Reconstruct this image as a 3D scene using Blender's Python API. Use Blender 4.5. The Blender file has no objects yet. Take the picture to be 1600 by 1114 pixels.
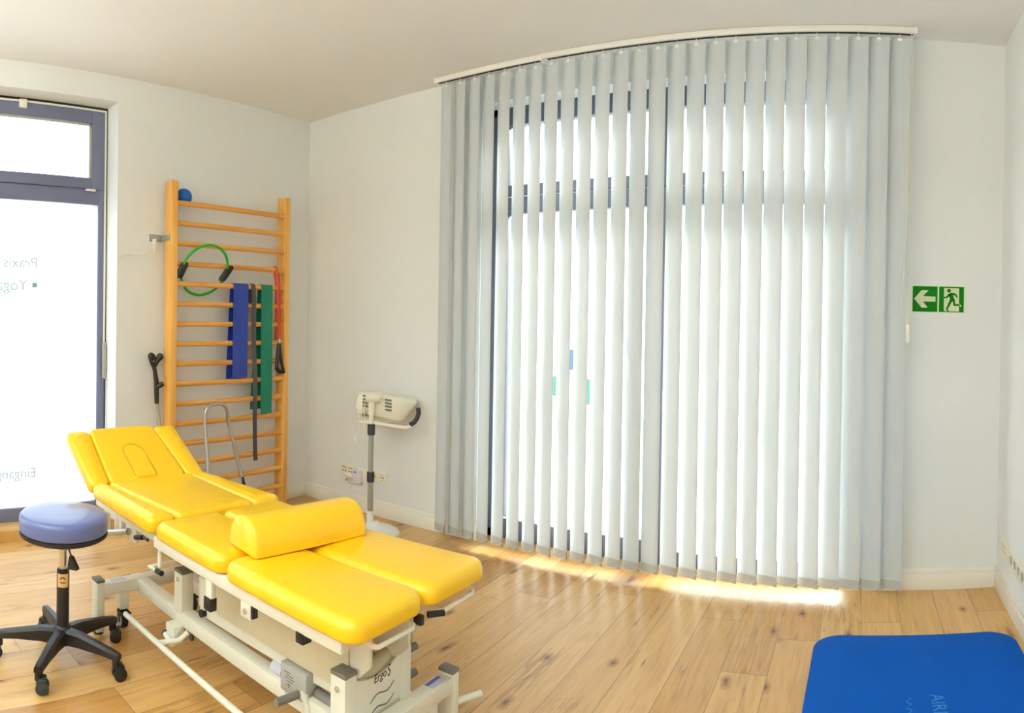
import bpy, bmesh, math, random
from mathutils import Vector, Matrix
random.seed(7)
C = bpy.context.scene.collection
SC = bpy.context.scene
PI = math.pi

# ------------------------------------------------------------------ camera (the photograph is a cylindrical wide view)
RPX, V0 = 1032.83, 512.52
cam = bpy.data.cameras.new('camera')
cam_o = bpy.data.objects.new('camera', cam); C.objects.link(cam_o)
right = Vector((0.8663, 0.4992, 0.0165)); fwd = Vector((-0.4992, 0.8665, -0.0068))
right.normalize(); fwd = (fwd - right * fwd.dot(right)).normalized(); up = right.cross(fwd)
m = Matrix((right, up, -fwd)).transposed().to_4x4(); m.translation = (0, 0, 1.4)
cam_o.matrix_world = m
cam.sensor_width = 36; cam.lens = RPX / 1600 * 36
cam.clip_start = 0.05; cam.clip_end = 200
cam.type = 'PANO'; cam.panorama_type = 'CENTRAL_CYLINDRICAL'
cam.central_cylindrical_range_u_min = -800 / RPX; cam.central_cylindrical_range_u_max = 800 / RPX
cam.central_cylindrical_range_v_min = -(1114 - V0) / RPX; cam.central_cylindrical_range_v_max = V0 / RPX
cam.central_cylindrical_radius = 1.0
SC.camera = cam_o

# ------------------------------------------------------------------ world, lamps, exposure
SC.render.engine = 'CYCLES'
SC.view_settings.view_transform = 'Standard'; SC.view_settings.look = 'None'
SC.view_settings.exposure = 0.0; SC.view_settings.gamma = 1.0
SC.view_settings.use_curve_mapping = False
SC.cycles.use_denoising = True
SC.cycles.max_bounces = 14; SC.cycles.diffuse_bounces = 8; SC.cycles.transparent_max_bounces = 16; SC.cycles.transmission_bounces = 10
SC.cycles.sample_clamp_indirect = 8
world = bpy.data.worlds.new('daylight'); SC.world = world; world.use_nodes = True
wn = world.node_tree.nodes; bg = wn['Background']
bg.inputs[0].default_value = (0.88, 0.95, 1.0, 1); bg.inputs[1].default_value = 5.5

# room numbers: X along the window wall, Y towards it, the camera stands at x = y = 0
YB, XL, XR, ZC, YR = 3.57, -3.918, 0.784, 2.981, -2.6

def area(name, loc, rot, sx, sy, power=None, portal=False, color=(1, 1, 1)):
    l = bpy.data.lights.new(name, 'AREA'); l.shape = 'RECTANGLE'; l.size = sx; l.size_y = sy
    l.color = color
    if power: l.energy = power
    if portal: l.cycles.is_portal = True
    o = bpy.data.objects.new(name, l); C.objects.link(o); o.location = loc; o.rotation_euler = rot
    return o
sun_l = bpy.data.lights.new('sun', 'SUN'); sun_l.energy = 13.5; sun_l.angle = math.radians(20); sun_l.color = (1, .985, .96)
sun = bpy.data.objects.new('sun', sun_l); C.objects.link(sun)
sun.rotation_euler = Vector((-.2, -.82, -.545)).to_track_quat('-Z', 'Y').to_euler()
area('window_daylight_portal', (-1.12, 3.80, 1.4), (-PI/2, 0, 0), 2.4, 2.8, portal=True)
area('door_daylight_portal', (-4.16, 1.35, 1.4), (0, -PI/2, 0), 2.8, 1.1, portal=True)
area('added_window_daylight_portal', (-4.16, -0.9, 1.4), (0, -PI/2, 0), 2.8, 2.0, portal=True)

# ------------------------------------------------------------------ node helpers / materials
def lin(c):
    return tuple((v / 12.92 if v <= .04045 else ((v + .055) / 1.055) ** 2.4) for v in [x / 255 for x in c])
def new_mat(name):
    mt = bpy.data.materials.new(name); mt.use_nodes = True
    nt = mt.node_tree; b = nt.nodes['Principled BSDF']
    return mt, nt, b
def N(nt, typ, **kw):
    n = nt.nodes.new(typ)
    for k, v in kw.items():
        if k == 'inp':
            for kk, vv in v.items(): n.inputs[kk].default_value = vv
        else: setattr(n, k, v)
    return n
def math_n(nt, op, a, b=None):
    n = nt.nodes.new('ShaderNodeMath'); n.operation = op
    for i, v in enumerate((a, b)):
        if v is None: continue
        if hasattr(v, 'default_value') or hasattr(v, 'links'): nt.links.new(v, n.inputs[i])
        else: n.inputs[i].default_value = v
    return n.outputs[0]
def mix_col(nt, fac, a, b, blend='MIX'):
    n = nt.nodes.new('ShaderNodeMix'); n.data_type = 'RGBA'; n.blend_type = blend
    for i, v in ((0, fac), (6, a), (7, b)):
        if hasattr(v, 'links'): nt.links.new(v, n.inputs[i])
        elif i == 0: n.inputs[0].default_value = v
        else: n.inputs[i].default_value = (*v, 1) if len(v) == 3 else v
    return n.outputs[2]
def simple(name, rgb, rough=.5, metal=0, spec=.5, var=0.04, scale=30, bump=0.0, bscale=200, coat=0, raw=False):
    """plain material with a little procedural unevenness in tone and relief"""
    mt, nt, b = new_mat(name)
    col = rgb if raw else lin(rgb)
    tc = N(nt, 'ShaderNodeTexCoord')
    nz = N(nt, 'ShaderNodeTexNoise', inp={'Scale': scale, 'Detail': 3})
    nt.links.new(tc.outputs['Object'], nz.inputs['Vector'])
    lo = tuple(c * (1 - var) for c in col); hi = tuple(min(1, c * (1 + var)) for c in col)
    nt.links.new(mix_col(nt, nz.outputs['Fac'], lo, hi), b.inputs['Base Color'])
    b.inputs['Roughness'].default_value = rough; b.inputs['Metallic'].default_value = metal
    b.inputs['Specular IOR Level'].default_value = spec
    b.inputs['Coat Weight'].default_value = coat
    if bump:
        n2 = N(nt, 'ShaderNodeTexNoise', inp={'Scale': bscale, 'Detail': 4})
        nt.links.new(tc.outputs['Object'], n2.inputs['Vector'])
        bp = N(nt, 'ShaderNodeBump', inp={'Strength': bump, 'Distance': .002})
        nt.links.new(n2.outputs['Fac'], bp.inputs['Height']); nt.links.new(bp.outputs[0], b.inputs['Normal'])
    return mt

M = {}
M['wall'] = simple('white_wall_paint', (230, 231, 228), .85, spec=.2, var=.012, scale=3, bump=.15, bscale=90)
M['ceiling'] = simple('white_ceiling_paint', (233, 233, 232), .9, spec=.2, var=.012, scale=2, bump=.1, bscale=90)
M['trim'] = simple('white_lacquer_trim', (238, 234, 222), .4, var=.01)
M['anthracite'] = simple('anthracite_window_frame', (86, 92, 106), .38, var=.03)  # lens glare is lifted into this frame colour
M['door_frame'] = simple('blue_grey_door_frame', (112, 117, 144), .36, var=.03)  # lightened base colour includes haze from lens glare
M['seal'] = simple('black_rubber_seal', (28, 30, 34), .6)
M['yellow'] = simple('yellow_vinyl', (252, 200, 8), .36, var=.03, scale=6, bump=.08, bscale=420, spec=.55, coat=.35)
M['seam'] = simple('seam_shadow_mustard', (196, 142, 10), .6)  # shadow tone for the seam around the face plug
M['cream'] = simple('cream_powder_coat', (226, 224, 208), .38, var=.015)
M['beige'] = simple('beige_plastic_cover', (206, 196, 166), .5, var=.02)
M['capgrey'] = simple('grey_plastic_cap', (118, 114, 106), .55)
M['black'] = simple('black_plastic', (30, 28, 28), .42)
M['charcoal'] = simple('charcoal_rubber', (52, 56, 58), .6)
M['chrome'] = simple('polished_chrome', (215, 215, 215), .14, metal=1, var=.01)
M['steel'] = simple('satin_steel_tube', (190, 190, 186), .3, metal=1, var=.03)
M['alu'] = simple('grey_aluminium', (176, 174, 164), .38, metal=.6)
M['greypl'] = simple('grey_plastic', (168, 166, 158), .5)
M['stoolblue'] = simple('blue_grey_vinyl', (94, 105, 158), .3, coat=.5, var=.04, scale=8, bump=.06, bscale=300)
M['mat'] = simple('blue_foam', (0, 84, 178), .75, spec=.12, var=.1, scale=5, bump=.35, bscale=350)
M['matprint'] = simple('pale_blue_print', (24, 122, 200), .6)
M['ball'] = simple('blue_ball_rubber', (14, 96, 178), .45, var=.08)
M['green_tube'] = simple('green_rubber_tube', (28, 170, 34), .4)
M['blueband'] = simple('blue_latex_band', (38, 62, 158), .45, var=.25, scale=16)
M['greenband'] = simple('green_latex_band', (8, 122, 94), .45, var=.15, scale=14)
M['strap'] = simple('grey_woven_strap', (82, 78, 80), .85, var=.1, scale=60)
M['redtube'] = simple('red_rubber_tube', (214, 62, 22), .4)
M['lampwhite'] = simple('ivory_plastic', (234, 228, 208), .42, var=.01)
M['lampbase'] = simple('white_plastic', (232, 232, 226), .35, var=.01)
M['socket'] = simple('cream_socket_plastic', (236, 230, 208), .35, var=.01)
M['adapter'] = simple('lilac_white_plastic', (226, 220, 230), .4, var=.01)
M['dark'] = simple('dark_recess', (40, 36, 32), .7)
M['cord'] = simple('white_cord', (232, 226, 210), .6)
M['rail'] = simple('white_blind_rail', (238, 234, 224), .4, var=.01)
M['sign_rim'] = simple('photoluminescent_rim', (206, 232, 170), .5, var=.02)
M['sign_green'] = simple('safety_green', (0, 116, 8), .5, spec=.15, var=.02)
M['sign_light'] = simple('sign_pale_field', (208, 214, 172), .5, var=.02)
M['print'] = simple('dark_print', (40, 38, 36), .6)
M['labelpaper'] = simple('pale_blue_label', (196, 200, 214), .5, var=.05, scale=120)
M['labelblue'] = simple('violet_label_strip', (96, 90, 170), .5)
M['goldlabel'] = simple('gold_label', (226, 186, 120), .45, var=.12, scale=60)
M['red'] = simple('red_reflector', (170, 40, 36), .4)
M['pave'] = simple('pale_paving', (190, 186, 178), .9, var=.1, scale=2)

def wood(name, base, dark, axis, scale=1.0, rough=.42):
    """lacquered timber with grain running along one axis"""
    mt, nt, b = new_mat(name)
    tc = N(nt, 'ShaderNodeTexCoord'); mp = N(nt, 'ShaderNodeMapping')
    s = [38 * scale] * 3; s[axis] = 2.2 * scale
    mp.inputs['Scale'].default_value = s
    nt.links.new(tc.outputs['Object'], mp.inputs['Vector'])
    nz = N(nt, 'ShaderNodeTexNoise', inp={'Scale': 1.0, 'Detail': 5, 'Distortion': .6})
    nt.links.new(mp.outputs[0], nz.inputs['Vector'])
    rp = N(nt, 'ShaderNodeValToRGB'); nt.links.new(nz.outputs['Fac'], rp.inputs[0])
    rp.color_ramp.elements[0].position = .3; rp.color_ramp.elements[0].color = (*lin(dark), 1)
    rp.color_ramp.elements[1].position = .62; rp.color_ramp.elements[1].color = (*lin(base), 1)
    nt.links.new(rp.outputs[0], b.inputs['Base Color'])
    b.inputs['Roughness'].default_value = rough
    return mt
M['pine'] = wood('lacquered_pine', (238, 182, 92), (222, 156, 66), 2, .8)
M['beech'] = wood('lacquered_beech', (228, 168, 84), (206, 136, 54), 1, 1.2)

def floor_mat():
    mt, nt, b = new_mat('oak_plank_floor'); L = nt.links
    tc = N(nt, 'ShaderNodeTexCoord'); sp = N(nt, 'ShaderNodeSeparateXYZ'); L.new(tc.outputs['Object'], sp.inputs[0])
    W = .19
    u = math_n(nt, 'DIVIDE', math_n(nt, 'ADD', sp.outputs[0], .338 + W * 40), W)
    ix = math_n(nt, 'FLOOR', u); fx = math_n(nt, 'FRACT', u)
    wnz = N(nt, 'ShaderNodeTexWhiteNoise', noise_dimensions='1D'); L.new(ix, wnz.inputs['W'])
    v = math_n(nt, 'DIVIDE', math_n(nt, 'ADD', sp.outputs[1], math_n(nt, 'MULTIPLY', wnz.outputs['Value'], 3.7)), 1.75)
    iy = math_n(nt, 'FLOOR', v); fy = math_n(nt, 'FRACT', v)
    cid = math_n(nt, 'ADD', math_n(nt, 'MULTIPLY', ix, 7.31), math_n(nt, 'MULTIPLY', iy, 3.77))
    w2 = N(nt, 'ShaderNodeTexWhiteNoise', noise_dimensions='1D'); L.new(cid, w2.inputs['W'])
    # grain coordinates, shifted per plank
    off = N(nt, 'ShaderNodeCombineXYZ'); L.new(math_n(nt, 'MULTIPLY', w2.outputs['Value'], 37.0), off.inputs[1]); L.new(math_n(nt, 'MULTIPLY', cid, .61), off.inputs[2])
    va = N(nt, 'ShaderNodeVectorMath', operation='ADD'); L.new(tc.outputs['Object'], va.inputs[0]); L.new(off.outputs[0], va.inputs[1])
    mp = N(nt, 'ShaderNodeMapping'); mp.inputs['Scale'].default_value = (26, 1.6, 1); L.new(va.outputs[0], mp.inputs['Vector'])
    g = N(nt, 'ShaderNodeTexNoise', inp={'Scale': 1.0, 'Detail': 7, 'Roughness': .62, 'Distortion': 1.1}); L.new(mp.outputs[0], g.inputs['Vector'])
    mp2 = N(nt, 'ShaderNodeMapping'); mp2.inputs['Scale'].default_value = (10, .75, 1); L.new(va.outputs[0], mp2.inputs['Vector'])
    wv = N(nt, 'ShaderNodeTexWave', wave_type='RINGS', inp={'Scale': 2.6, 'Distortion': 6.5, 'Detail': 3, 'Detail Scale': 1.2}); L.new(mp2.outputs[0], wv.inputs['Vector'])
    fine = N(nt, 'ShaderNodeTexNoise', inp={'Scale': 1.0, 'Detail': 4}); mp4 = N(nt, 'ShaderNodeMapping'); mp4.inputs['Scale'].default_value = (170, 6, 1)
    L.new(va.outputs[0], mp4.inputs['Vector']); L.new(mp4.outputs[0], fine.inputs['Vector'])
    rp = N(nt, 'ShaderNodeValToRGB'); L.new(w2.outputs['Value'], rp.inputs[0]); r = rp.color_ramp
    r.elements[0].color = (*lin((206, 160, 92)), 1); r.elements[1].color = (*lin((188, 136, 68)), 1)
    for p, c in ((.3, (220, 178, 114)), (.55, (198, 150, 82)), (.8, (212, 168, 100))):
        e = r.elements.new(p); e.color = (*lin(c), 1)
    gr = N(nt, 'ShaderNodeValToRGB'); L.new(g.outputs['Fac'], gr.inputs[0])
    gr.color_ramp.elements[0].position = .25; gr.color_ramp.elements[0].color = (.74, .66, .56, 1)
    gr.color_ramp.elements[1].position = .6; gr.color_ramp.elements[1].color = (1, 1, 1, 1)
    c1 = mix_col(nt, .75, rp.outputs[0], gr.outputs[0], 'MULTIPLY')
    wr = N(nt, 'ShaderNodeValToRGB'); L.new(wv.outputs['Fac'], wr.inputs[0])
    wr.color_ramp.elements[0].position = 0; wr.color_ramp.elements[0].color = (.60, .46, .34, 1)
    wr.color_ramp.elements[1].position = .16; wr.color_ramp.elements[1].color = (1, 1, 1, 1)
    mk = N(nt, 'ShaderNodeTexNoise', inp={'Scale': 1.0, 'Detail': 2}); mpk = N(nt, 'ShaderNodeMapping'); mpk.inputs['Scale'].default_value = (7, 2.2, 1)
    L.new(va.outputs[0], mpk.inputs['Vector']); L.new(mpk.outputs[0], mk.inputs['Vector'])
    mr = N(nt, 'ShaderNodeMapRange', inp={'From Min': .5, 'From Max': .62}); L.new(mk.outputs['Fac'], mr.inputs['Value'])
    c2 = mix_col(nt, math_n(nt, 'MULTIPLY', mr.outputs[0], .62), c1, mix_col(nt, 1.0, c1, wr.outputs[0], 'MULTIPLY'))
    ck = N(nt, 'ShaderNodeTexNoise', inp={'Scale': 1.0, 'Detail': 3, 'Distortion': .5}); mpc = N(nt, 'ShaderNodeMapping'); mpc.inputs['Scale'].default_value = (62, 5.5, 1)
    L.new(va.outputs[0], mpc.inputs['Vector']); L.new(mpc.outputs[0], ck.inputs['Vector'])
    cr = N(nt, 'ShaderNodeMapRange', inp={'From Min': .665, 'From Max': .70}); L.new(ck.outputs['Fac'], cr.inputs['Value'])
    mr2 = N(nt, 'ShaderNodeMapRange', inp={'From Min': .46, 'From Max': .6}); L.new(mk.outputs['Fac'], mr2.inputs['Value'])
    c2 = mix_col(nt, math_n(nt, 'MULTIPLY', math_n(nt, 'MULTIPLY', cr.outputs[0], mr2.outputs[0]), .75), c2, (.13, .075, .04))
    fr = N(nt, 'ShaderNodeValToRGB'); L.new(fine.outputs['Fac'], fr.inputs[0])
    fr.color_ramp.elements[0].position = .32; fr.color_ramp.elements[0].color = (.8, .74, .68, 1)
    fr.color_ramp.elements[1].position = .5; fr.color_ramp.elements[1].color = (1, 1, 1, 1)
    c2 = mix_col(nt, .6, c2, fr.outputs[0], 'MULTIPLY')
    # knots
    mp3 = N(nt, 'ShaderNodeMapping'); mp3.inputs['Scale'].default_value = (4.6, 1.9, 1); L.new(va.outputs[0], mp3.inputs['Vector'])
    nd = N(nt, 'ShaderNodeTexNoise', inp={'Scale': 5, 'Detail': 3}); L.new(va.outputs[0], nd.inputs['Vector'])
    vm = N(nt, 'ShaderNodeVectorMath', operation='MULTIPLY_ADD'); L.new(nd.outputs['Color'], vm.inputs[0]); vm.inputs[1].default_value = (.22, .35, 0); L.new(mp3.outputs[0], vm.inputs[2])
    vo = N(nt, 'ShaderNodeTexVoronoi', voronoi_dimensions='2D', inp={'Scale': 1.0, 'Randomness': 1.0}); L.new(vm.outputs[0], vo.inputs['Vector'])
    kr = N(nt, 'ShaderNodeValToRGB'); L.new(vo.outputs['Distance'], kr.inputs[0])
    kr.color_ramp.elements[0].position = .02; kr.color_ramp.elements[0].color = (.12, .08, .06, 1)
    kr.color_ramp.elements[1].position = .13; kr.color_ramp.elements[1].color = (1, 1, 1, 1)
    e = kr.color_ramp.elements.new(.05); e.color = (.62, .48, .36, 1)
    sel = math_n(nt, 'GREATER_THAN', N(nt, 'ShaderNodeSeparateColor').outputs[0], .42)
    L.new(vo.outputs['Color'], sel.node.inputs[0].links[0].from_node.inputs[0])
    c3 = mix_col(nt, sel, c2, mix_col(nt, .9, c2, kr.outputs[0], 'MULTIPLY'))
    # seams
    ex = math_n(nt, 'MINIMUM', fx, math_n(nt, 'SUBTRACT', 1.0, fx)); ey = math_n(nt, 'MINIMUM', fy, math_n(nt, 'SUBTRACT', 1.0, fy))
    sx = math_n(nt, 'LESS_THAN', ex, .009); sy = math_n(nt, 'LESS_THAN', ey, .001)
    seam = math_n(nt, 'MAXIMUM', sx, sy)
    c4 = mix_col(nt, math_n(nt, 'MULTIPLY', seam, .62), c3, (.10, .055, .025))
    L.new(c4, b.inputs['Base Color'])
    b.inputs['Roughness'].default_value = .31; b.inputs['Specular IOR Level'].default_value = .6
    h = math_n(nt, 'SUBTRACT', math_n(nt, 'MULTIPLY', g.outputs['Fac'], .35), seam)
    bp = N(nt, 'ShaderNodeBump', inp={'Strength': .22, 'Distance': .002}); L.new(h, bp.inputs['Height']); L.new(bp.outputs[0], b.inputs['Normal'])
    return mt
M['floor'] = floor_mat()

def fabric(name, rgb, trans, weave=420, spec=.2):
    """woven slat cloth that lets part of the daylight through"""
    mt, nt, b = new_mat(name); L = nt.links; out = nt.nodes['Material Output']
    tc = N(nt, 'ShaderNodeTexCoord')
    nz = N(nt, 'ShaderNodeTexNoise', inp={'Scale': weave, 'Detail': 2}); L.new(tc.outputs['Object'], nz.inputs['Vector'])
    col = lin(rgb); cc = mix_col(nt, nz.outputs['Fac'], tuple(c * .95 for c in col), tuple(min(1, c * 1.03) for c in col))
    L.new(cc, b.inputs['Base Color']); b.inputs['Roughness'].default_value = .8; b.inputs['Specular IOR Level'].default_value = spec
    tr = N(nt, 'ShaderNodeBsdfTranslucent'); L.new(cc, tr.inputs[0])
    mx = N(nt, 'ShaderNodeMixShader'); mx.inputs[0].default_value = trans
    L.new(b.outputs[0], mx.inputs[1]); L.new(tr.outputs[0], mx.inputs[2]); L.new(mx.outputs[0], out.inputs[0])
    return mt
M['slat'] = fabric('white_slat_cloth', (203, 208, 209), .05)
M['pocket'] = fabric('grey_weight_pocket', (186, 186, 180), .04)

def glass(name, tint=(.97, .99, .985), refl=.06):
    mt, nt, b = new_mat(name); L = nt.links; nt.nodes.remove(b); out = nt.nodes['Material Output']
    t = N(nt, 'ShaderNodeBsdfTransparent'); t.inputs[0].default_value = (*tint, 1)
    g = N(nt, 'ShaderNodeBsdfGlossy', inp={'Roughness': .02})
    fz = N(nt, 'ShaderNodeFresnel', inp={'IOR': 1.45}); mx = N(nt, 'ShaderNodeMixShader')
    L.new(math_n(nt, 'MULTIPLY', fz.outputs[0], .8), mx.inputs[0]); L.new(t.outputs[0], mx.inputs[1]); L.new(g.outputs[0], mx.inputs[2]); L.new(mx.outputs[0], out.inputs[0])
    return mt
M['glass'] = glass('clear_window_glass')
def film(name, rgb, transp):
    mt, nt, b = new_mat(name); L = nt.links; nt.nodes.remove(b); out = nt.nodes['Material Output']
    tc = N(nt, 'ShaderNodeTexCoord'); nz = N(nt, 'ShaderNodeTexNoise', inp={'Scale': 3}); L.new(tc.outputs['Object'], nz.inputs['Vector'])
    tr = N(nt, 'ShaderNodeBsdfTranslucent')
    L.new(mix_col(nt, nz.outputs['Fac'], tuple(c * .98 for c in rgb), rgb), tr.inputs[0])
    t = N(nt, 'ShaderNodeBsdfTransparent'); mx = N(nt, 'ShaderNodeMixShader'); mx.inputs[0].default_value = transp
    L.new(tr.outputs[0], mx.inputs[1]); L.new(t.outputs[0], mx.inputs[2]); L.new(mx.outputs[0], out.inputs[0])
    return mt
M['frost'] = film('frosted_film', (.66, .69, .71), .05)
M['sticker'] = glass('grey_sticker_film', (.55, .56, .56))
M['sticker_dark'] = glass('dark_sticker_film', (.42, .44, .44))
M['sticker_teal'] = film('teal_sticker_film', (.17, .29, .25), .03)
M['sticker_blue'] = film('blue_sticker_film', (.16, .22, .29), .03)

# ------------------------------------------------------------------ mesh helpers
def BM(): return bmesh.new()
def xf(bm, verts, mat):
    for v in verts: v.co = mat @ v.co
def add_box(bm, lo, hi, bev=0.0, mat=None, seg=2):
    lo, hi = Vector(lo), Vector(hi)
    vs = [bm.verts.new(((hi if i & 1 else lo).x, (hi if i & 2 else lo).y, (hi if i & 4 else lo).z)) for i in range(8)]
    fs = [bm.faces.new([vs[k] for k in f]) for f in ((0, 2, 3, 1), (4, 5, 7, 6), (0, 1, 5, 4), (2, 6, 7, 3), (0, 4, 6, 2), (1, 3, 7, 5))]
    if bev > 0:
        es = list({e for f in fs for e in f.edges})
        r = bmesh.ops.bevel(bm, geom=es, offset=bev, segments=seg, profile=.5, affect='EDGES')
        vs = list({v for f in r['faces'] for v in f.verts} | {v for v in vs if v.is_valid})
    if mat is not None: xf(bm, vs, mat)
    return vs
def frame_from(d):
    d = d.normalized(); a = Vector((0, 0, 1)) if abs(d.z) < .95 else Vector((1, 0, 0))
    u = d.cross(a).normalized(); return u, d.cross(u).normalized()
def add_tube(bm, pts, r, seg=12, cap=True, closed=False):
    pts = [Vector(p) for p in pts]; n = len(pts); rs = r if isinstance(r, (list, tuple)) else [r] * n
    rings = []; u = None
    for i, p in enumerate(pts):
        if closed: d = pts[(i + 1) % n] - pts[i - 1]
        else: d = pts[min(i + 1, n - 1)] - pts[max(i - 1, 0)]
        d.normalize()
        if u is None: u, w = frame_from(d)
        else:
            u = (u - d * u.dot(d)).normalized(); w = d.cross(u)
        rings.append([bm.verts.new(p + (u * math.cos(2 * PI * k / seg) + w * math.sin(2 * PI * k / seg)) * rs[i]) for k in range(seg)])
    for i in range(n if closed else n - 1):
        a, b = rings[i], rings[(i + 1) % n]
        for k in range(seg): bm.faces.new((a[k], a[(k + 1) % seg], b[(k + 1) % seg], b[k]))
    if cap and not closed: bm.faces.new(rings[0][::-1]); bm.faces.new(rings[-1])
def add_lathe(bm, prof, center=(0, 0, 0), seg=40, mat=None):
    """prof: (radius, z) from bottom to top"""
    c = Vector(center); rings = []; allv = []
    for r, z in prof:
        ring = [bm.verts.new(c + Vector((r * math.cos(2 * PI * k / seg), r * math.sin(2 * PI * k / seg), z))) for k in range(seg)] if r > 1e-5 else [bm.verts.new(c + Vector((0, 0, z)))]
        rings.append(ring); allv += ring
    for a, b in zip(rings, rings[1:]):
        for k in range(seg):
            k2 = (k + 1) % seg
            if len(a) == 1 and len(b) == 1: continue
            if len(a) == 1: bm.faces.new((a[0], b[k2], b[k]))
            elif len(b) == 1: bm.faces.new((a[k], a[k2], b[0]))
            else: bm.faces.new((a[k], a[k2], b[k2], b[k]))
    if len(rings[0]) > 1: bm.faces.new(rings[0][::-1])
    if len(rings[-1]) > 1: bm.faces.new(rings[-1])
    if mat is not None: xf(bm, allv, mat)
    return allv
def add_prism(bm, poly, f0, f1):
    """poly of 2-D points; f0, f1 map (u, v) to the two end faces"""
    a = [bm.verts.new(f0(*p)) for p in poly]; b = [bm.verts.new(f1(*p)) for p in poly]; n = len(poly)
    bm.faces.new(a[::-1]); bm.faces.new(b)
    for i in range(n): bm.faces.new((a[i], a[(i + 1) % n], b[(i + 1) % n], b[i]))
def round_poly(poly, d, corner, seg=6):
    """convex CCW polygon inset by d with rounded corners"""
    n = len(poly); rc = max(corner - d, .003); out = []
    E = []
    for i in range(n):
        p, q = Vector(poly[i]), Vector(poly[(i + 1) % n]); t = (q - p).normalized(); nrm = Vector((t.y, -t.x)); E.append((p, t, nrm))
    for i in range(n):
        p0, t0, n0 = E[i - 1]; p1, t1, n1 = E[i]
        k = d + rc; A = p0 - n0 * k; B = p1 - n1 * k
        den = t0.x * t1.y - t0.y * t1.x; s = ((B.x - A.x) * t1.y - (B.y - A.y) * t1.x) / den; c = A + t0 * s
        a0 = math.atan2(n0.y, n0.x); a1 = math.atan2(n1.y, n1.x)
        while a1 < a0: a1 += 2 * PI
        for j in range(seg + 1):
            a = a0 + (a1 - a0) * j / seg; out.append((c.x + rc * math.cos(a), c.y + rc * math.sin(a)))
    return out
def add_pad(bm, poly, t, corner=.04, rnd=.03, puff=.006, f=None, z0=0.0):
    """upholstered cushion: rounded outline, rolled top edge, slightly domed top"""
    prof = [(.014, 0), (.004, .003), (0, .012)]
    for k in range(1, 8):
        a = k / 7 * PI / 2; prof.append((rnd * (1 - math.cos(a)), t - rnd + rnd * math.sin(a)))
    w = min((Vector(poly[i]) - Vector(poly[i - 1])).length for i in range(len(poly))) / 2
    for k in (.2, .45, .7, .9):
        prof.append((rnd + (w - rnd) * k, t + puff * math.sin(k * PI / 2)))
    f = f or (lambda u, v, z: Vector((u, v, z)))
    rings = []
    for d, z in prof: rings.append([bm.verts.new(f(u, v, z + z0)) for u, v in round_poly(poly, d, corner)])
    n = len(rings[0])
    for a, b in zip(rings, rings[1:]):
        for k in range(n): bm.faces.new((a[k], a[(k + 1) % n], b[(k + 1) % n], b[k]))
    bm.faces.new(rings[0][::-1]); bm.faces.new(rings[-1])

def finish(name, bm, mat, parent=None, smooth=True, angle=38):
    bmesh.ops.recalc_face_normals(bm, faces=bm.faces[:])
    if parent is not None:
        root = parent
        while root.parent: root = root.parent
        off = Vector(root.location)
        for v in bm.verts: v.co -= off
    me = bpy.data.meshes.new(name); bm.to_mesh(me); bm.free()
    me.materials.append(mat if not isinstance(mat, str) else M[mat])
    if smooth:
        me.polygons.foreach_set('use_smooth', [True] * len(me.polygons)); me.set_sharp_from_angle(angle=math.radians(angle))
    o = bpy.data.objects.new(name, me); C.objects.link(o)
    if parent is not None: o.parent = parent
    return o
def thing(name, label, cat, loc=(0, 0, 0), group=None):
    o = bpy.data.objects.new(name, None); C.objects.link(o); o.location = loc; o.empty_display_size = .05
    o['label'] = label; o['category'] = cat
    if group: o['group'] = group
    return o
def tag(o, label, cat, group=None):
    o['label'] = label; o['category'] = cat
    if group: o['group'] = group
    return o
def recenter(o):
    """put a single-mesh thing's origin at its base"""
    vs = o.data.vertices; xs = [v.co for v in vs]
    c = Vector((sum(v.x for v in xs) / len(xs), sum(v.y for v in xs) / len(xs), min(v.z for v in xs)))
    o.data.transform(Matrix.Translation(-c)); o.location = c
    return o
def struct(name, bm, mat, smooth=False):
    o = finish(name, bm, mat, None, smooth); o['kind'] = 'structure'; return o
def structpart(name, bm, mat, parent, smooth=True): return finish(name, bm, mat, parent, smooth)
def boxes(lst, bev=0.0):
    bm = BM()
    for lo, hi in lst: add_box(bm, lo, hi, bev)
    return bm
def text_mesh(body, size, extrude=.0004):
    cu = bpy.data.curves.new('lettering', 'FONT'); cu.body = body; cu.size = size; cu.extrude = extrude; cu.resolution_u = 6
    o = bpy.data.objects.new('lettering', cu); C.objects.link(o)
    dg = bpy.context.evaluated_depsgraph_get(); me = bpy.data.meshes.new_from_object(o.evaluated_get(dg))
    bm = BM(); bm.from_mesh(me); bpy.data.objects.remove(o); bpy.data.curves.remove(cu); bpy.data.meshes.remove(me)
    return bm

# ------------------------------------------------------------------ the setting
T = .30
DY0, DY1, DZ = 0.72, 1.89, 2.815            # door opening in the left wall
SY0, SY1, SZ0 = -1.95, 0.10, .0            # unseen window added along the left wall for more daylight
WX0, WX1, WZ = -2.30, .075, 2.80           # opening in the window wall
struct('floor', boxes([((XL - .0, YR, -.2), (XR, YB, 0)), ((WX0, YB, -.2), (WX1, YB + T, 0))]), 'floor')
struct('ceiling', boxes([((XL - T, YR - T, ZC), (XR + T, YB + T, ZC + .25))]), 'ceiling')
struct('wall_left', boxes([((XL - T, DY1, 0), (XL, YB + T, ZC)), ((XL - T, DY0, DZ), (XL, DY1, ZC)), ((XL - T, SY1, 0), (XL, DY0, ZC)),
                           ((XL - T, SY0, DZ), (XL, SY1, ZC)), ((XL - T, YR - T, 0), (XL, SY0, ZC))]), 'wall')
struct('wall_back', boxes([((XL, YB, 0), (WX0, YB + T, ZC)), ((WX0, YB, WZ), (WX1, YB + T, ZC)), ((WX1, YB, 0), (XR, YB + T, ZC))]), 'wall')
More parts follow.
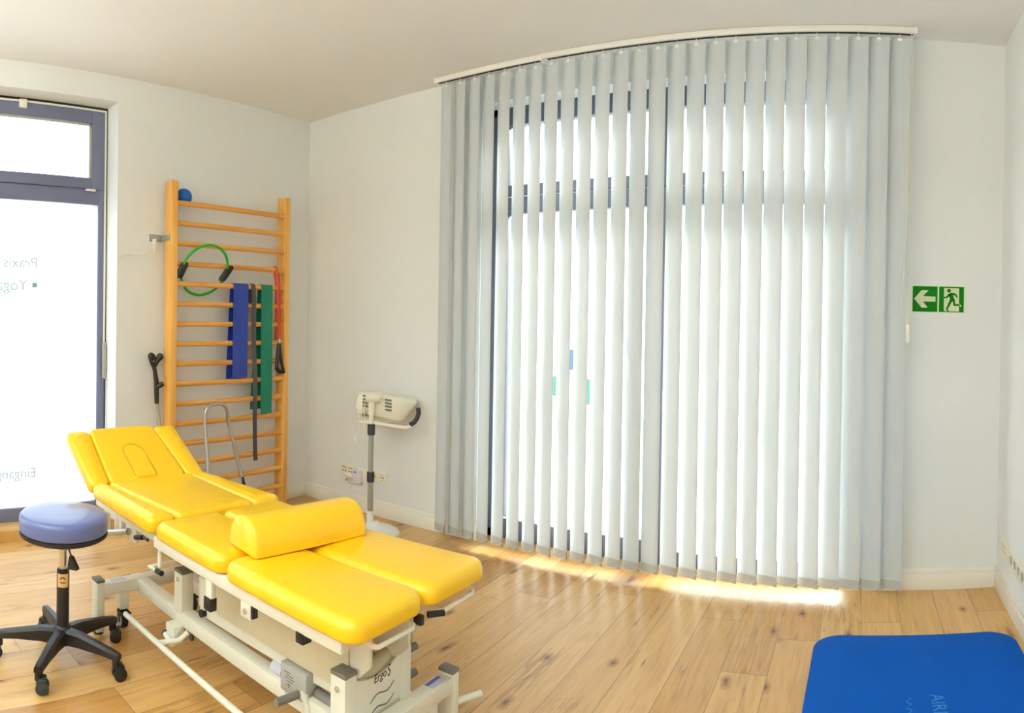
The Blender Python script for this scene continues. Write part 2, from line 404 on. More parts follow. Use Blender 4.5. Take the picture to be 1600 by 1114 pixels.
struct('wall_right', boxes([((XR, YR, 0), (XR + T, YB + T, ZC))]), 'wall')
struct('wall_rear', boxes([((XL, YR - T, 0), (XR + T, YR, ZC))]), 'wall')
def skirting(name, runs):
    bm = BM()
    for lo, hi, ax in runs:
        add_box(bm, lo, (hi[0], hi[1], .086), .001)
        d = .006
        if ax == 'y': add_box(bm, (lo[0], lo[1] + d, .0855), (hi[0], hi[1], .111), .003)
        elif ax == 'x+': add_box(bm, (lo[0], lo[1], .0855), (hi[0] - d, hi[1], .111), .003)
        else: add_box(bm, (lo[0] + d, lo[1], .0855), (hi[0], hi[1], .111), .003)
    return struct(name, bm, 'trim', True)
skirting('baseboard_back', [((XL + .016, YB - .016, 0), (WX0, YB + .001, .111), 'y'), ((WX1, YB - .016, 0), (XR - .016, YB + .001, .111), 'y')])
skirting('baseboard_left', [((XL - .001, DY1, 0), (XL + .016, YB, .111), 'x+'), ((XL - .001, SY1, 0), (XL + .016, DY0, .111), 'x+')])
skirting('baseboard_right', [((XR - .016, YR, 0), (XR + .001, YB, .111), 'x-')])
o = struct('ground_outside', boxes([((-30, -30, -.4), (30, 40, -.25))]), 'pave')

# ---- window in the back wall
def win_frame():
    Y0, Y1 = 3.70, 3.77
    win = bpy.data.objects.new('window_1', None); C.objects.link(win); win.location = (-1.12, 3.73, 0); win['kind'] = 'structure'
    x0, x1 = WX0, WX1; mx0, mx1 = -1.235, -1.06
    fr = BM()
    add_box(fr, (x0, Y0 + .01, 0), (x0 + .05, Y1 + .04, WZ)); add_box(fr, (x1 - .05, Y0 + .01, 0), (x1, Y1 + .04, WZ))
    add_box(fr, (x0, Y0 + .01, WZ - .045), (x1, Y1 + .04, WZ)); add_box(fr, (x0, Y0 + .01, 0), (x1, Y1 + .04, .05))
    add_box(fr, ((mx0 + mx1) / 2 - .018, Y0 + .012, 0), ((mx0 + mx1) / 2 + .018, Y1 + .04, WZ))
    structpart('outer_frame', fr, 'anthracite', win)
    panes = []
    for (a, b, zb) in ((x0 + .045, (mx0 + mx1) / 2 - .008, .138), ((mx0 + mx1) / 2 + .008, x1 - .045, .092)):
        lo = BM(); wl = .068
        add_box(lo, (a, Y0, .012), (a + wl, Y1, 2.215), .004); add_box(lo, (b - wl, Y0, .012), (b, Y1, 2.215), .004)
        add_box(lo, (a + wl, Y0 + .001, .012), (b - wl, Y1, zb), .004); add_box(lo, (a + wl, Y0 + .001, 2.107), (b - wl, Y1, 2.215), .004)
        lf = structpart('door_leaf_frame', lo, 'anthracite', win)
        up = BM()
        add_box(up, (a, Y0, 2.225), (a + wl, Y1, 2.765), .004); add_box(up, (b - wl, Y0, 2.225), (b, Y1, 2.765), .004)
        add_box(up, (a + wl, Y0 + .001, 2.225), (b - wl, Y1, 2.293), .004); add_box(up, (a + wl, Y0 + .001, 2.68), (b - wl, Y1, 2.765), .004)
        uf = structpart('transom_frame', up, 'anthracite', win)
        structpart('glass_pane', boxes([((a + wl - .01, 3.735, zb - .01), (b - wl + .01, 3.741, 2.117))]), 'glass', lf, False)
        structpart('glass_pane', boxes([((a + wl - .01, 3.735, 2.283), (b - wl + .01, 3.741, 2.69))]), 'glass', uf, False)
        st = BM(); add_box(st, (a + wl - .004, Y0 - .003, zb - .004), (b - wl + .004, Y0 + .004, zb + .004)); structpart('glazing_bead', st, 'trim', lf)
        panes.append(lf)
    # blurred coloured marks stuck on the left leaf, ragged grey ones on the right leaf
    def blob(cx, cz, w, h, ma, par):
        bm = BM(); pts = []
        for k in range(24):
            a = 2 * PI * k / 24; pts.append((cx + w / 2 * math.copysign(abs(math.cos(a)) ** .7, math.cos(a)), cz + h / 2 * math.copysign(abs(math.sin(a)) ** .7, math.sin(a))))
        add_prism(bm, pts, lambda u, v: Vector((u, 3.7425, v)), lambda u, v: Vector((u, 3.7432, v)))
        structpart('window_sticker', bm, ma, par)
    blob(-1.825, 1.01, .09, .13, 'sticker_teal', panes[0]); blob(-1.612, .985, .09, .16, 'sticker_teal', panes[0]); blob(-1.72, 1.18, .085, .13, 'sticker_blue', panes[0])
    blob(-.68, .97, .06, .06, 'sticker', panes[1]); blob(-.555, 1.16, .06, .05, 'sticker', panes[1]); blob(-.435, 1.03, .07, .2, 'sticker', panes[1])
    hd = BM(); add_box(hd, (-1.105, 3.66, 1.02), (-1.085, 3.70, 1.05), .004); add_tube(hd, [(-1.095, 3.665, 1.035), (-1.095, 3.65, 1.03), (-1.095, 3.65, .91)], .009)
    structpart('handle', hd, 'alu', win)
win_frame()

# ---- glazed door at the left
def door():
    d = bpy.data.objects.new('door_1', None); C.objects.link(d); d.location = (-4.12, 1.3, 0); d['kind'] = 'structure'
    X1, X0 = -4.086, -4.15
    of = BM()
    add_box(of, (X0, DY1 - .058, .07), (X1, DY1 - .004, DZ - .012), .003); add_box(of, (X0, DY0, .07), (X1, DY0 + .058, DZ - .012), .003)
    add_box(of, (X0, DY0 + .05, 2.162), (X1 - .001, DY1 - .05, 2.262), .003); add_box(of, (X0, DY0 + .05, DZ - .05), (X1 - .001, DY1 - .05, DZ - .012), .003)
    add_box(of, (X0, DY0 + .05, .07), (X1 - .001, DY1 - .05, .158), .003)
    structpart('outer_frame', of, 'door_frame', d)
    tf = BM(); a, b = DY0 + .03, DY1 - .022; w = .094
    for lo, hi in (((a, 2.265), (a + w, 2.79)), ((b - w, 2.265), (b, 2.79))): add_box(tf, (X0, lo[0], lo[1]), (X1 + .012, hi[0], hi[1]), .004)
    add_box(tf, (X0, a + w, 2.265), (X1 + .011, b - w, 2.337), .004); add_box(tf, (X0, a + w, 2.70), (X1 + .011, b - w, 2.79), .004)
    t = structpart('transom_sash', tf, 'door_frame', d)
    bd = BM()
    add_box(bd, (X1 - .01, b - w - .016, 2.337), (X1 + .004, b - w, 2.70)); add_box(bd, (X1 - .01, a + w, 2.337), (X1 + .004, a + w + .016, 2.70))
    add_box(bd, (X1 - .01, a + w, 2.686), (X1 + .004, b - w, 2.70)); structpart('glazing_bead', bd, 'greypl', t)
    structpart('glass_pane', boxes([((-4.122, a + w - .01, 2.33), (-4.116, b - w + .01, 2.71))]), 'glass', t, False)
    structpart('frosted_pane', boxes([((-4.104, DY0 + .05, .15), (-4.101, DY1 - .05, 2.17))]), 'frost', d, False)
    sl = BM(); add_box(sl, (X0, DY1 - .006, .0), (X1 + .004, DY1 + .001, DZ), 0); add_box(sl, (X0, DY0, DZ - .014), (X1 + .004, DY1, DZ + .001)); structpart('seal', sl, 'seal', d)
    rod = BM(); add_box(rod, (X1 + .002, 1.868, 1.225), (X1 + .014, 1.88, 2.79), .002); add_box(rod, (X1 + .002, DY0 + .05, 2.785), (X1 + .014, 1.88, 2.798), .002); r = structpart('opener_rod', rod, 'trim', d)
    lv = BM(); add_box(lv, (X1 + .002, 1.862, .99), (X1 + .03, 1.886, 1.235), .005); structpart('opener_lever', lv, 'greypl', r)
    cl = BM(); add_box(cl, (X1 + .002, 1.26, 2.745), (X1 + .03, 1.31, 2.80), .004); structpart('opener_clip', cl, 'trim', r)
    hg = BM(); add_box(hg, (X1 + .002, 1.73, 2.248), (X1 + .022, 1.80, 2.262), .003); structpart('hinge_cover', hg, 'trim', t)
    def letters(body, y_start, z, size, ma):
        bm = text_mesh(body, size, .0003)           # written outside: seen mirrored from the room
        # text u runs towards -Y when seen from outside looking +X
        for v in bm.verts: v.co = Vector((-4.098 + v.co.z, y_start - v.co.x, z + v.co.y))
        structpart('lettering', bm, ma, d, False)
    letters('Praxis', 1.405, 1.725, .098, 'sticker'); letters('Yoga', 1.335, 1.575, .105, 'sticker'); letters('Eingang', 1.405, .352, .092, 'sticker')
    dt = BM(); add_box(dt, (-4.0985, 1.366, 1.595), (-4.0979, 1.40, 1.628)); structpart('lettering_bullet', dt, 'sticker_dark', d)
    th = struct('trim_1', boxes([((X0, DY0, -.05), (XL - .0005, DY1, .07))]), 'floor')
door()
def added_window():  # added out of view, brings in daylight from behind left
    d = bpy.data.objects.new('added_side_window', None); C.objects.link(d); d.location = (-4.12, -.9, 0); d['kind'] = 'structure'
    f = BM(); X0, X1 = -4.15, -4.086
    add_box(f, (X0, SY0, 0), (X1, SY0 + .07, DZ)); add_box(f, (X0, SY1 - .07, 0), (X1, SY1, DZ)); add_box(f, (X0, SY0 + .07, 0), (X1 - .001, SY1 - .07, .15))
    add_box(f, (X0, SY0 + .07, DZ - .09), (X1 - .001, SY1 - .07, DZ)); add_box(f, (X0, SY0 + .07, 2.17), (X1 - .001, SY1 - .07, 2.28))
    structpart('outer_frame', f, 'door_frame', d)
    structpart('frosted_pane', boxes([((-4.104, SY0 + .06, .14), (-4.101, SY1 - .06, 2.18))]), 'frost', d, False)
    structpart('glass_pane', boxes([((-4.122, SY0 + .06, 2.27), (-4.116, SY1 - .06, DZ - .08))]), 'glass', d, False)
added_window()

# ---- unseen uplights added behind the camera to brighten the room
for k, (lx, ly) in enumerate(((-2.6, -.7), (-.6, -.7), (-2.6, -1.9), (-.6, -1.9))):
    t = thing('added_uplight', 'added fill uplight hanging unseen under the ceiling at the back of the room', 'lamp', (lx, ly, 2.35), 'added fill uplights')
    h = BM(); add_box(h, (lx - .62, ly - .11, 2.30), (lx + .62, ly + .11, 2.345), .004); finish('housing', h, 'trim', t)
    for dx in (-.45, .45):
        h = BM(); add_tube(h, [(lx + dx, ly, 2.34), (lx + dx, ly, ZC)], .002, 6); finish('suspension_wire', h, 'steel', t)
    a = area('fill_light', (0, 0, 0), (PI, 0, 0), 1.16, .18, power=54, color=(.85, .97, .97)); a.parent = t; a.location = (0, 0, 0)

# ------------------------------------------------------------------ vertical blinds
def blind(label, i0, i1, rx0, rx1, yrail, cord):
    t = thing('vertical_blind', label, 'blind', ((rx0 + rx1) / 2, yrail, ZC - .05))
    rl = BM(); add_box(rl, (rx0, yrail - .022, ZC - .032), (rx1, yrail + .022, ZC - .001), .003)
    add_box(rl, (rx0 - .004, yrail - .024, ZC - .034), (rx0 + .012, yrail + .024, ZC), .002); add_box(rl, (rx1 - .012, yrail - .024, ZC - .034), (rx1 + .004, yrail + .024, ZC), .002)
    r = finish('head_rail', rl, 'rail', t)
    ch = BM(); add_box(ch, (rx0 + .02, yrail - .008, ZC - .0345), (rx1 - .02, yrail + .008, ZC - .0315)); finish('rail_shadow_strip', ch, 'dark', r)  # dark strip standing in for the shadow line under the rail
    proto = None; wx, wy = .1095, .045; ztop, zb, zp = 2.925, .05, .098
    bottoms = []
    for i in range(i0, i1 + 1):
        xr = -2.449 + .1079 * i; cx, cy = xr - wx / 2, yrail
        if proto is None:
            ang = math.atan2(wy, wx); w = math.hypot(wx, wy)
            def grid(z0, z1, nz, y_off):
                bm = BM(); nu = 8; rows = []
                for kz in range(nz + 1):
                    z = z0 + (z1 - z0) * kz / nz; row = []
                    for k in range(nu + 1):
                        s = (k / nu - .5); row.append(bm.verts.new((s * w, y_off + .0035 * math.sin(s * 2 * PI), z)))
                    rows.append(row)
                for a, b in zip(rows, rows[1:]):
                    for k in range(nu): bm.faces.new((a[k], a[k + 1], b[k + 1], b[k]))
                return bm
            def place(bm):
                rm = Matrix.Rotation(-ang, 4, 'Z')
                for v in bm.verts: v.co = rm @ v.co
                return bm
            def raw(name, bm, ma, par):
                me = bpy.data.meshes.new(name); bm.to_mesh(me); bm.free(); me.materials.append(M[ma])
                me.polygons.foreach_set('use_smooth', [True] * len(me.polygons))
                q = bpy.data.objects.new(name, me); C.objects.link(q); q.parent = par; return q
            s = raw('slat', place(grid(zb, ztop, 12, 0)), 'slat', t)
            g = grid(zb - .001, zp, 1, -.003); gg = grid(zb - .001, zp, 1, .003)
            me2 = bpy.data.meshes.new('x'); gg.to_mesh(me2); g.from_mesh(me2); gg.free()
            p = raw('weight_pocket', place(g), 'pocket', s)
            hk = BM(); add_tube(hk, [(0, 0, ztop - .012), (0, 0, ZC - .034)], .0028, 8); add_box(hk, (-.011, -.003, ztop - .014), (.011, .003, ztop + .003), .001)
            h = raw('hanger', hk, 'rail', s); proto = (s, p, h)
        else:
            s, p, h = (q.copy() for q in proto)
            for q in (s, p, h): C.objects.link(q)
            s.parent = t; p.parent = s; h.parent = s
        s.location = (cx - t.location.x, 0, -t.location.z)
        s.rotation_euler = (0, 0, math.radians(random.uniform(-1.6, 1.6)))
        bottoms.append((cx, cy))
    cb = BM()
    for (xa, ya), (xb, yb) in zip(bottoms, bottoms[1:]):
        add_tube(cb, [(xa + wx / 2 + (xb - xa) * k / 10, ya - wy / 2 - .004, .079 - .026 * math.sin(PI * k / 10)) for k in range(11)], .0011, 5)
    finish('bottom_chain', cb, 'cord', t)
    if cord:
        cx = .262
        cc = BM(); add_tube(cc, [(cx, yrail - .03, ZC - .04), (cx, yrail - .03, 2.2), (cx - .004, yrail - .03, 1.42)], .0016, 6)
        add_tube(cc, [(cx - .01, yrail - .03, ZC - .04), (cx - .014, yrail - .03, 2.0), (cx - .035, yrail - .032, 1.56), (cx - .03, yrail - .032, 1.50), (cx - .012, yrail - .031, 1.46), (cx - .006, yrail - .03, 1.42)], .0016, 6)
        co = finish('control_cord', cc, 'cord', t)
        wt = BM(); add_box(wt, (cx - .012, yrail - .036, 1.335), (cx + .006, yrail - .022, 1.43), .004); finish('cord_weight', wt, 'rail', co)
    return t
blind('short left hand white vertical slat blind covering the left end of the window', 0, 6, -2.585, -1.806, 3.452, False)
blind('wide white vertical slat blind with control cord, the one beside the exit sign', 7, 25, -1.794, .283, 3.446, True)

# ------------------------------------------------------------------ wall bars and what hangs on them
def wall_bars():
    t = thing('gym_ladder', 'tall pine gym ladder with many rungs fixed to the left wall near the corner', 'wall bars', (-3.83, 2.74, 0))
    for y0, y1 in ((2.225, 2.272), (3.205, 3.252)):
        finish('side_post', boxes([((-3.872, y0, 0), (-3.778, y1, 2.318))], .004), 'pine', t)
    for n in range(16):
        z = 2.176 - .135 * n
        b = BM(); seg = 14; rz, ry = .0185, .0155; x = -3.802
        rings = [[b.verts.new((x + ry * math.cos(2 * PI * k / seg), y, z + rz * math.sin(2 * PI * k / seg))) for k in range(seg)] for y in (2.265, 3.212)]
        for k in range(seg): b.faces.new((rings[0][k], rings[0][(k + 1) % seg], rings[1][(k + 1) % seg], rings[1][k]))
        b.faces.new(rings[0]); b.faces.new(rings[1][::-1])
        finish('rung', b, 'beech', t)
    br = BM(); add_box(br, (XL + .0005, 2.13, 1.918), (XL + .004, 2.2205, 1.968), .001)
    add_box(br, (-3.885, 2.2205, 1.922), (-3.80, 2.2255, 1.962), .001); add_box(br, (XL + .0005, 2.2155, 1.922), (-3.88, 2.2205, 1.962), .001)
    b = finish('wall_bracket', br, 'alu', t)
    for z in (1.932, 1.952):
        sb = BM(); add_tube(sb, [(-3.83, 2.2215, z), (-3.83, 2.2175, z)], .004, 8); finish('bolt', sb, 'alu', b)
wall_bars()
def cord():
    bm = BM(); pts = []
    for k in range(13):
        u = k / 12; pts.append((XL + .006 + .03 * u, 1.90 + .245 * u, 1.80 + .10 * u - .03 * math.sin(PI * u) + .02 * math.sin(2 * PI * u)))
    add_tube(bm, pts, .003, 8)
    o = finish('cable', bm, 'cord', None); tag(recenter(o), 'thin white cable sagging along the wall from door opening to metal bracket', 'cable')
    hk = BM(); add_box(hk, (-3.90, 2.143, 1.865), (-3.872, 2.162, 1.935), .004); add_tube(hk, [(-3.886, 2.152, 1.87), (-3.886, 2.152, 1.84)], .004, 8)
    o = finish('cord_hook', hk, 'trim', None); tag(recenter(o), 'small white plastic hook holding the thin cable beside the wall bars', 'hook')
cord()
def ball():
    bm = BM(); bmesh.ops.create_uvsphere(bm, u_segments=32, v_segments=20, radius=.0575, matrix=Matrix.Translation((-3.859, 2.362, 2.232)))
    bmesh.ops.create_circle
    o = finish('exercise_ball', bm, 'ball', None); t = tag(recenter(o), 'small blue ball wedged behind the top rung of the wall bars', 'ball')
ball()
def ring():
    cy, cz, a, b = 2.492, 1.733, .183, .166
    t = thing('exercise_ring', 'bright green tube exercise ring with two black grips hung on the wall bars', 'exercise ring', (-3.79, cy, cz - b))
    def P(ang):
        y, z = cy + a * math.cos(ang), cz + b * math.sin(ang)
        return (-3.766 + .45 * (z - 1.771), y, z)
    for s0, s1 in ((-.0, PI + .0), (PI + .0, 2 * PI - .0)):
        bm = BM(); add_tube(bm, [P(s0 + (s1 - s0) * k / 30) for k in range(31)], .0095, 12); finish('tube', bm, 'green_tube', t)
    for c in (-.07, PI + .05):
        bm = BM(); n = 7; rs = [.012, .0175, .018, .018, .018, .0175, .012]
        ctr = Vector(P(c)); d = Vector((-.012, -.028, .055)) if c < 1 else Vector((-.008, -.02, .055))
        d = Vector((.018, .03, .052)) if c < 1 else Vector((.016, .02, .052))
        for off in (-.011, .011):
            o = Vector((0, off, 0)); add_tube(bm, [ctr + o + d * (k / 3 - 1) for k in range(n)], rs, 14)
        finish('grip', bm, 'black', t)
ring()
def band(name, label, y0, y1, zf, zb, ma, cat, zr, slant=0.0, back=True, ydb=0.0, thick=.0012, wav=0.0, group=None):
    """strip folded over a rung: front and back layer hang down"""
    bm = BM(); xr = -3.802; path = []
    if back:
        for k in range(13): path.append((xr - .021, zb + (zr - zb) * k / 12, ydb * (1 - k / 12)))
    for k in range(1, 8):
        a = PI - PI * k / 8; path.append((xr + .0205 * math.cos(a), zr + .0215 * math.sin(a), 0))
    nf = 18
    for k in range(nf + 1):
        u = k / nf; path.append((xr + .021 + wav * math.sin(u * 17) * u, zr + (zf - zr) * u, slant * u + wav * 1.6 * math.sin(u * 12 + 1) * u))
    nw = 4; layers = []
    for side in (0, 1):
        rows = []
        for i, (x, z, dy) in enumerate(path):
            a, b = path[max(i - 1, 0)], path[min(i + 1, len(path) - 1)]
            tx, tz = b[0] - a[0], b[1] - a[1]; l = math.hypot(tx, tz); nx, nz = -tz / l * thick * side, tx / l * thick * side
            rows.append([bm.verts.new((x + nx, y0 + (y1 - y0) * k / nw + dy, z + nz)) for k in range(nw + 1)])
        layers.append(rows)
    A, B = layers
    for i in range(len(path) - 1):
        for k in range(nw):
            bm.faces.new((A[i][k], A[i][k + 1], A[i + 1][k + 1], A[i + 1][k])); bm.faces.new((B[i][k], B[i + 1][k], B[i + 1][k + 1], B[i][k + 1]))
        for k in (0, nw): bm.faces.new((A[i][k], A[i + 1][k], B[i + 1][k], B[i][k]))
    for i in (0, len(path) - 1):
        for k in range(nw): bm.faces.new((A[i][k], A[i][k + 1], B[i][k + 1], B[i][k]))
    o = finish(name, bm, ma, None); tag(recenter(o), label, cat, group); return o
zr5 = 2.176 - .135 * 4
band('exercise_band', 'wide blue latex exercise band draped over the wall bars', 2.735, 2.868, .985, .955, 'blueband', 'exercise band', zr5, ydb=-.028, slant=-.004)
band('exercise_band', 'wide green latex exercise band draped over the wall bars', 2.985, 3.09, .712, .745, 'greenband', 'exercise band', zr5, ydb=-.06, slant=.006)
band('strap', 'long narrow dark grey woven strap hanging between the blue and green bands', 2.893, 2.93, .375, 1.5, 'strap', 'strap', zr5, thick=.003, wav=.006, slant=.04)
def red_tube():
    zr = 2.176 - .135 * 3; xr = -3.802
    t = thing('resistance_tube', 'red resistance tube with black handle hanging at right end of the wall bars', 'resistance tube', (xr, 3.14, .98))
    bm = BM()
    p = [(xr - .03, 3.165, 1.25), (xr - .027, 3.16, zr - .1), (xr - .026, 3.14, zr)] + [(xr + .026 * math.cos(a), 3.13, zr + .026 * math.sin(a)) for a in (PI * .75, PI * .5, PI * .25)] + [(xr + .026, 3.125, zr), (xr + .03, 3.135, 1.6), (xr + .03, 3.15, 1.25)]
    add_tube(bm, p, .0065, 10); 
    add_tube(bm, [(xr + .026, 3.145, zr - .02), (xr + .028, 3.155, 1.6), (xr + .032, 3.16, 1.25)], .0065, 10)
    finish('tube', bm, 'redtube', t)
    cl = BM(); add_tube(cl, [(xr + .031, 3.153, 1.26), (xr + .031, 3.153, 1.225)], .011, 10); finish('clip', cl, 'alu', t)
    hd = BM()
    add_tube(hd, [(xr + .031, 3.15, 1.23), (xr + .034, 3.135, 1.12), (xr + .036, 3.125, 1.04)], [.010, .015, .013], 10)
    add_tube(hd, [(xr + .031, 3.157, 1.23), (xr + .034, 3.165, 1.12), (xr + .036, 3.19, 1.03)], [.009, .011, .012], 10)
    add_tube(hd, [(xr + .036, 3.12, 1.045), (xr + .037, 3.155, 1.015), (xr + .036, 3.198, 1.015)], [.014, .016, .015], 12)
    finish('handle', hd, 'black', t)
red_tube()
def bent_frame():
    t = thing('bent_tube_frame', 'bent steel tube hoop standing before the wall bars behind the treatment table', 'tube frame', (-3.70, 2.60, 0))
    x = -3.715; bm = BM(); pts = [(x + .09, 2.44, .32), (x, 2.462, .70)]
    c = (2.556, .73)
    for k in range(13):
        a = PI - PI * k / 12; ca = math.copysign(abs(math.cos(a)) ** .75, math.cos(a)); sa = abs(math.sin(a)) ** .75
        pts.append((x, c[0] + .094 * ca, c[1] + .092 * sa))
    pts += [(x, 2.662, .68), (x + .09, 2.715, .30)]
    add_tube(bm, pts, .0125, 14); finish('tube', bm, 'steel', t)
    for y, dy in ((2.44, -.03), (2.715, .04)):
        lg = BM(); add_tube(lg, [(x + .09, y, .32), (x + .16, y + dy, .02)], .0115, 12); l = finish('leg', lg, 'charcoal', t)
        ft = BM(); add_tube(ft, [(x + .16, y + dy, .045), (x + .165, y + dy, 0.0)], [.016, .019], 12); finish('rubber_foot', ft, 'black', l)
bent_frame()
def crutch():
    t = thing('forearm_crutch', 'grey forearm crutch with black cuff leaning on the wall left of the wall bars', 'crutch', (-3.84, 2.25, 0))
    x = -3.865
    sh = BM(); add_tube(sh, [(x + .0, 2.19, .86), (x + .045, 2.292, .02)], .0105, 12); 
    sh.free(); sh = BM(); add_tube(sh, [(x, 2.172, .87), (x + .03, 2.211, .42), (x + .045, 2.211, .03)], .0105, 12); finish('shaft', sh, 'greypl', t)
    st = BM(); add_tube(st, [(x, 2.172, .83), (x, 2.170, .90), (x, 2.168, .97), (x, 2.155, 1.05), (x, 2.142, 1.10)], [.015, .017, .017, .014, .016], 12); finish('stem', st, 'black', t)
    gp = BM(); add_tube(gp, [(x, 2.165, .94), (x + .012, 2.19, .953), (x + .025, 2.205, .965)], [.016, .018, .017], 12); finish('hand_grip', gp, 'black', t)
    cf = BM(); add_tube(cf, [(x, 2.142, 1.085), (x + .008, 2.128, 1.12), (x + .014, 2.120, 1.155), (x + .02, 2.122, 1.165)], [.015, .022, .026, .018], 14)
    add_tube(cf, [(x, 2.144, 1.07), (x + .004, 2.168, 1.12), (x + .006, 2.196, 1.15), (x + .006, 2.205, 1.155)], [.014, .020, .025, .015], 14)
    c = finish('cuff', cf, 'black', t)
    rf = BM(); add_tube(rf, [(x + .038, 2.121, 1.118), (x + .043, 2.121, 1.118)], .007, 10); finish('reflector', rf, 'red', c)
    ft = BM(); add_tube(ft, [(x + .045, 2.204, .05), (x + .045, 2.204, 0)], [.015, .02], 14); finish('rubber_foot', ft, 'black', t)
crutch()

# ------------------------------------------------------------------ infrared lamp on its stand
def ir_lamp():
    px, py = -2.925, 3.247
    t = thing('infrared_lamp', 'ivory infrared heat lamp on a grey pole stand beside the window wall', 'lamp', (px, py, 0))
    b = BM(); prof = [(.155, 0), (.158, .008), (.15, .02), (.12, .036), (.08, .048), (.045, .058), (.027, .07), (.024, .075)]
    add_lathe(b, prof, (0, 0, 0), 40, Matrix.Translation((px + .035, py + .02, 0))); finish('base', b, 'lampbase', t)
    p = BM(); add_tube(p, [(px, py, .04), (px, py, .145)], .0225, 20); finish('pole_sleeve', p, 'lampbase', t)
    p = BM(); add_tube(p, [(px, py, .14), (px, py, .36)], .0195, 20); add_tube(p, [(px, py, .36), (px, py, .70)], .0175, 20); po = finish('pole', p, 'alu', t)
    for z0, z1 in ((.336, .404), (.648, .722)):
        c = BM(); add_lathe(c, [(.022, z0), (.025, z0 + .006), (.025, z1 - .006), (.022, z1)], (px, py, 0), 20); finish('clamp_collar', c, 'charcoal', po)
    p = BM(); add_tube(p, [(px, py, .70), (px, py, .82)], .0165, 20); finish('inner_pole', p, 'lampwhite', t)
    h = BM(); add_tube(h, [(px, py, .78), (px, py, .885)], [.022, .024], 18)
    # swivel knuckle
    ax = Vector((.72, .69, 0)).normalized()
    add_tube(h, [Vector((px, py, .895)) - ax * .04, Vector((px, py, .895)) + ax * .055], .034, 20); finish('swivel_joint', h, 'lampwhite', t)
    # housing: long tapered box along ax, tilted
    d = Vector((.70, .66, -.16)).normalized(); s = Vector((-.69, .72, 0)).normalized(); n = d.cross(s); n = n if n.z > 0 else -n
    o = Vector((px, py, .86)) - s * .075 + d * .02
    o = Vector((px, py, .855)) + s * .10 + d * .03
    hs = BM()
    def sect(k, w, h0, h1, c, sh=0.0):
        pts = []
        for u, v in round_poly([(-w, h0), (w, h0), (w, h1), (-w, h1)], 0, .03, 5): pts.append(hs.verts.new(o + d * (k + sh * v) + s * (u + c) + n * v))
        return pts
    rings = [sect(-.13, .055, -.05, .045, 0), sect(-.10, .075, -.075, .062, 0), sect(.0, .085, -.09, .072, 0), sect(.17, .085, -.098, .07, 0, .35), sect(.225, .08, -.098, .068, 0, .55), sect(.245, .066, -.085, .056, 0, .55), sect(.25, .04, -.05, .03, 0, .55)]
    for a, c in zip(rings, rings[1:]):
        m_ = len(a)
        for k in range(m_): hs.faces.new((a[k], a[(k + 1) % m_], c[(k + 1) % m_], c[k]))
    hs.faces.new(rings[0][::-1]); hs.faces.new(rings[-1])
    hou = finish('lamp_housing', hs, 'lampwhite', t, angle=50)
    for k0 in (-.075, .075):
        vt = BM()
        for j in range(4):
            c = o + d * (k0 + .004 * j) - s * .088 + n * (.042 - j * .022)
            add_box(vt, (-.022, -.004, -.0055), (.022, .004, .0055), .001, Matrix((d, s, n)).transposed().to_4x4().copy() if False else Matrix.Translation(c) @ Matrix((d, s, n)).transposed().to_4x4())
        finish('vent_slots', vt, 'capgrey', hou)
    # reflector underneath
    rf = BM(); add_box(rf, (-.10, -.065, -.012), (.15, .065, .004), .006, Matrix.Translation(o - n * .09) @ Matrix((d, s, n)).transposed().to_4x4()); finish('reflector_plate', rf, 'beige', hou)
    # lower arm and dark handle bow at the front
    ar = BM(); e0 = Vector((px, py, .728)) + ax * .01; e1 = Vector((-2.75, 3.395, .697)) - Vector((.0, .0, 0))
    add_tube(ar, [Vector((px, py, .735)) - ax * .08, e0, e1, e1 + Vector((.03, .02, .012))], [.011, .0125, .0145, .012], 14); 
    a_ = finish('support_arm', ar, 'lampwhite', t)
    hb = BM(); q0, q1 = Vector((-2.730, 3.412, .718)), Vector((-2.688, 3.444, .832))
    mid = (q0 + q1) / 2 + Vector((.016, .012, -.012)); add_tube(hb, [q0, (q0 + mid) / 2 + Vector((.005, .004, -.004)), mid, (q1 + mid) / 2 + Vector((.005, .004, -.002)), q1], .0155, 14); finish('handle_bow', hb, 'charcoal', t)
    # cable holders and a hanging cord on the far side
    cb = BM(); add_box(cb, (px - .075, py - .055, .735), (px - .06, py - .03, .80), .004); add_box(cb, (px - .072, py - .06, .79), (px - .03, py - .03, .812), .003); finish('cable_holder', cb, 'lampwhite', t)
    cc = BM(); add_tube(cc, [(px - .045, py - .04, .89), (px - .05, py - .045, .80), (px - .043, py - .045, .70), (px - .035, py - .04, .68), (px - .03, py - .035, .72), (px - .032, py - .035, .86)], .0035, 8); finish('power_cord', cc, 'cord', t)
    tg = BM(); add_tube(tg, [(px - .085, py - .06, .60), (px - .085, py - .06, .64)], .0075, 10); add_tube(tg, [(px - .085, py - .06, .64), (px - .082, py - .058, .74)], .0022, 6); finish('pull_tag', tg, 'lampwhite', t)
ir_lamp()

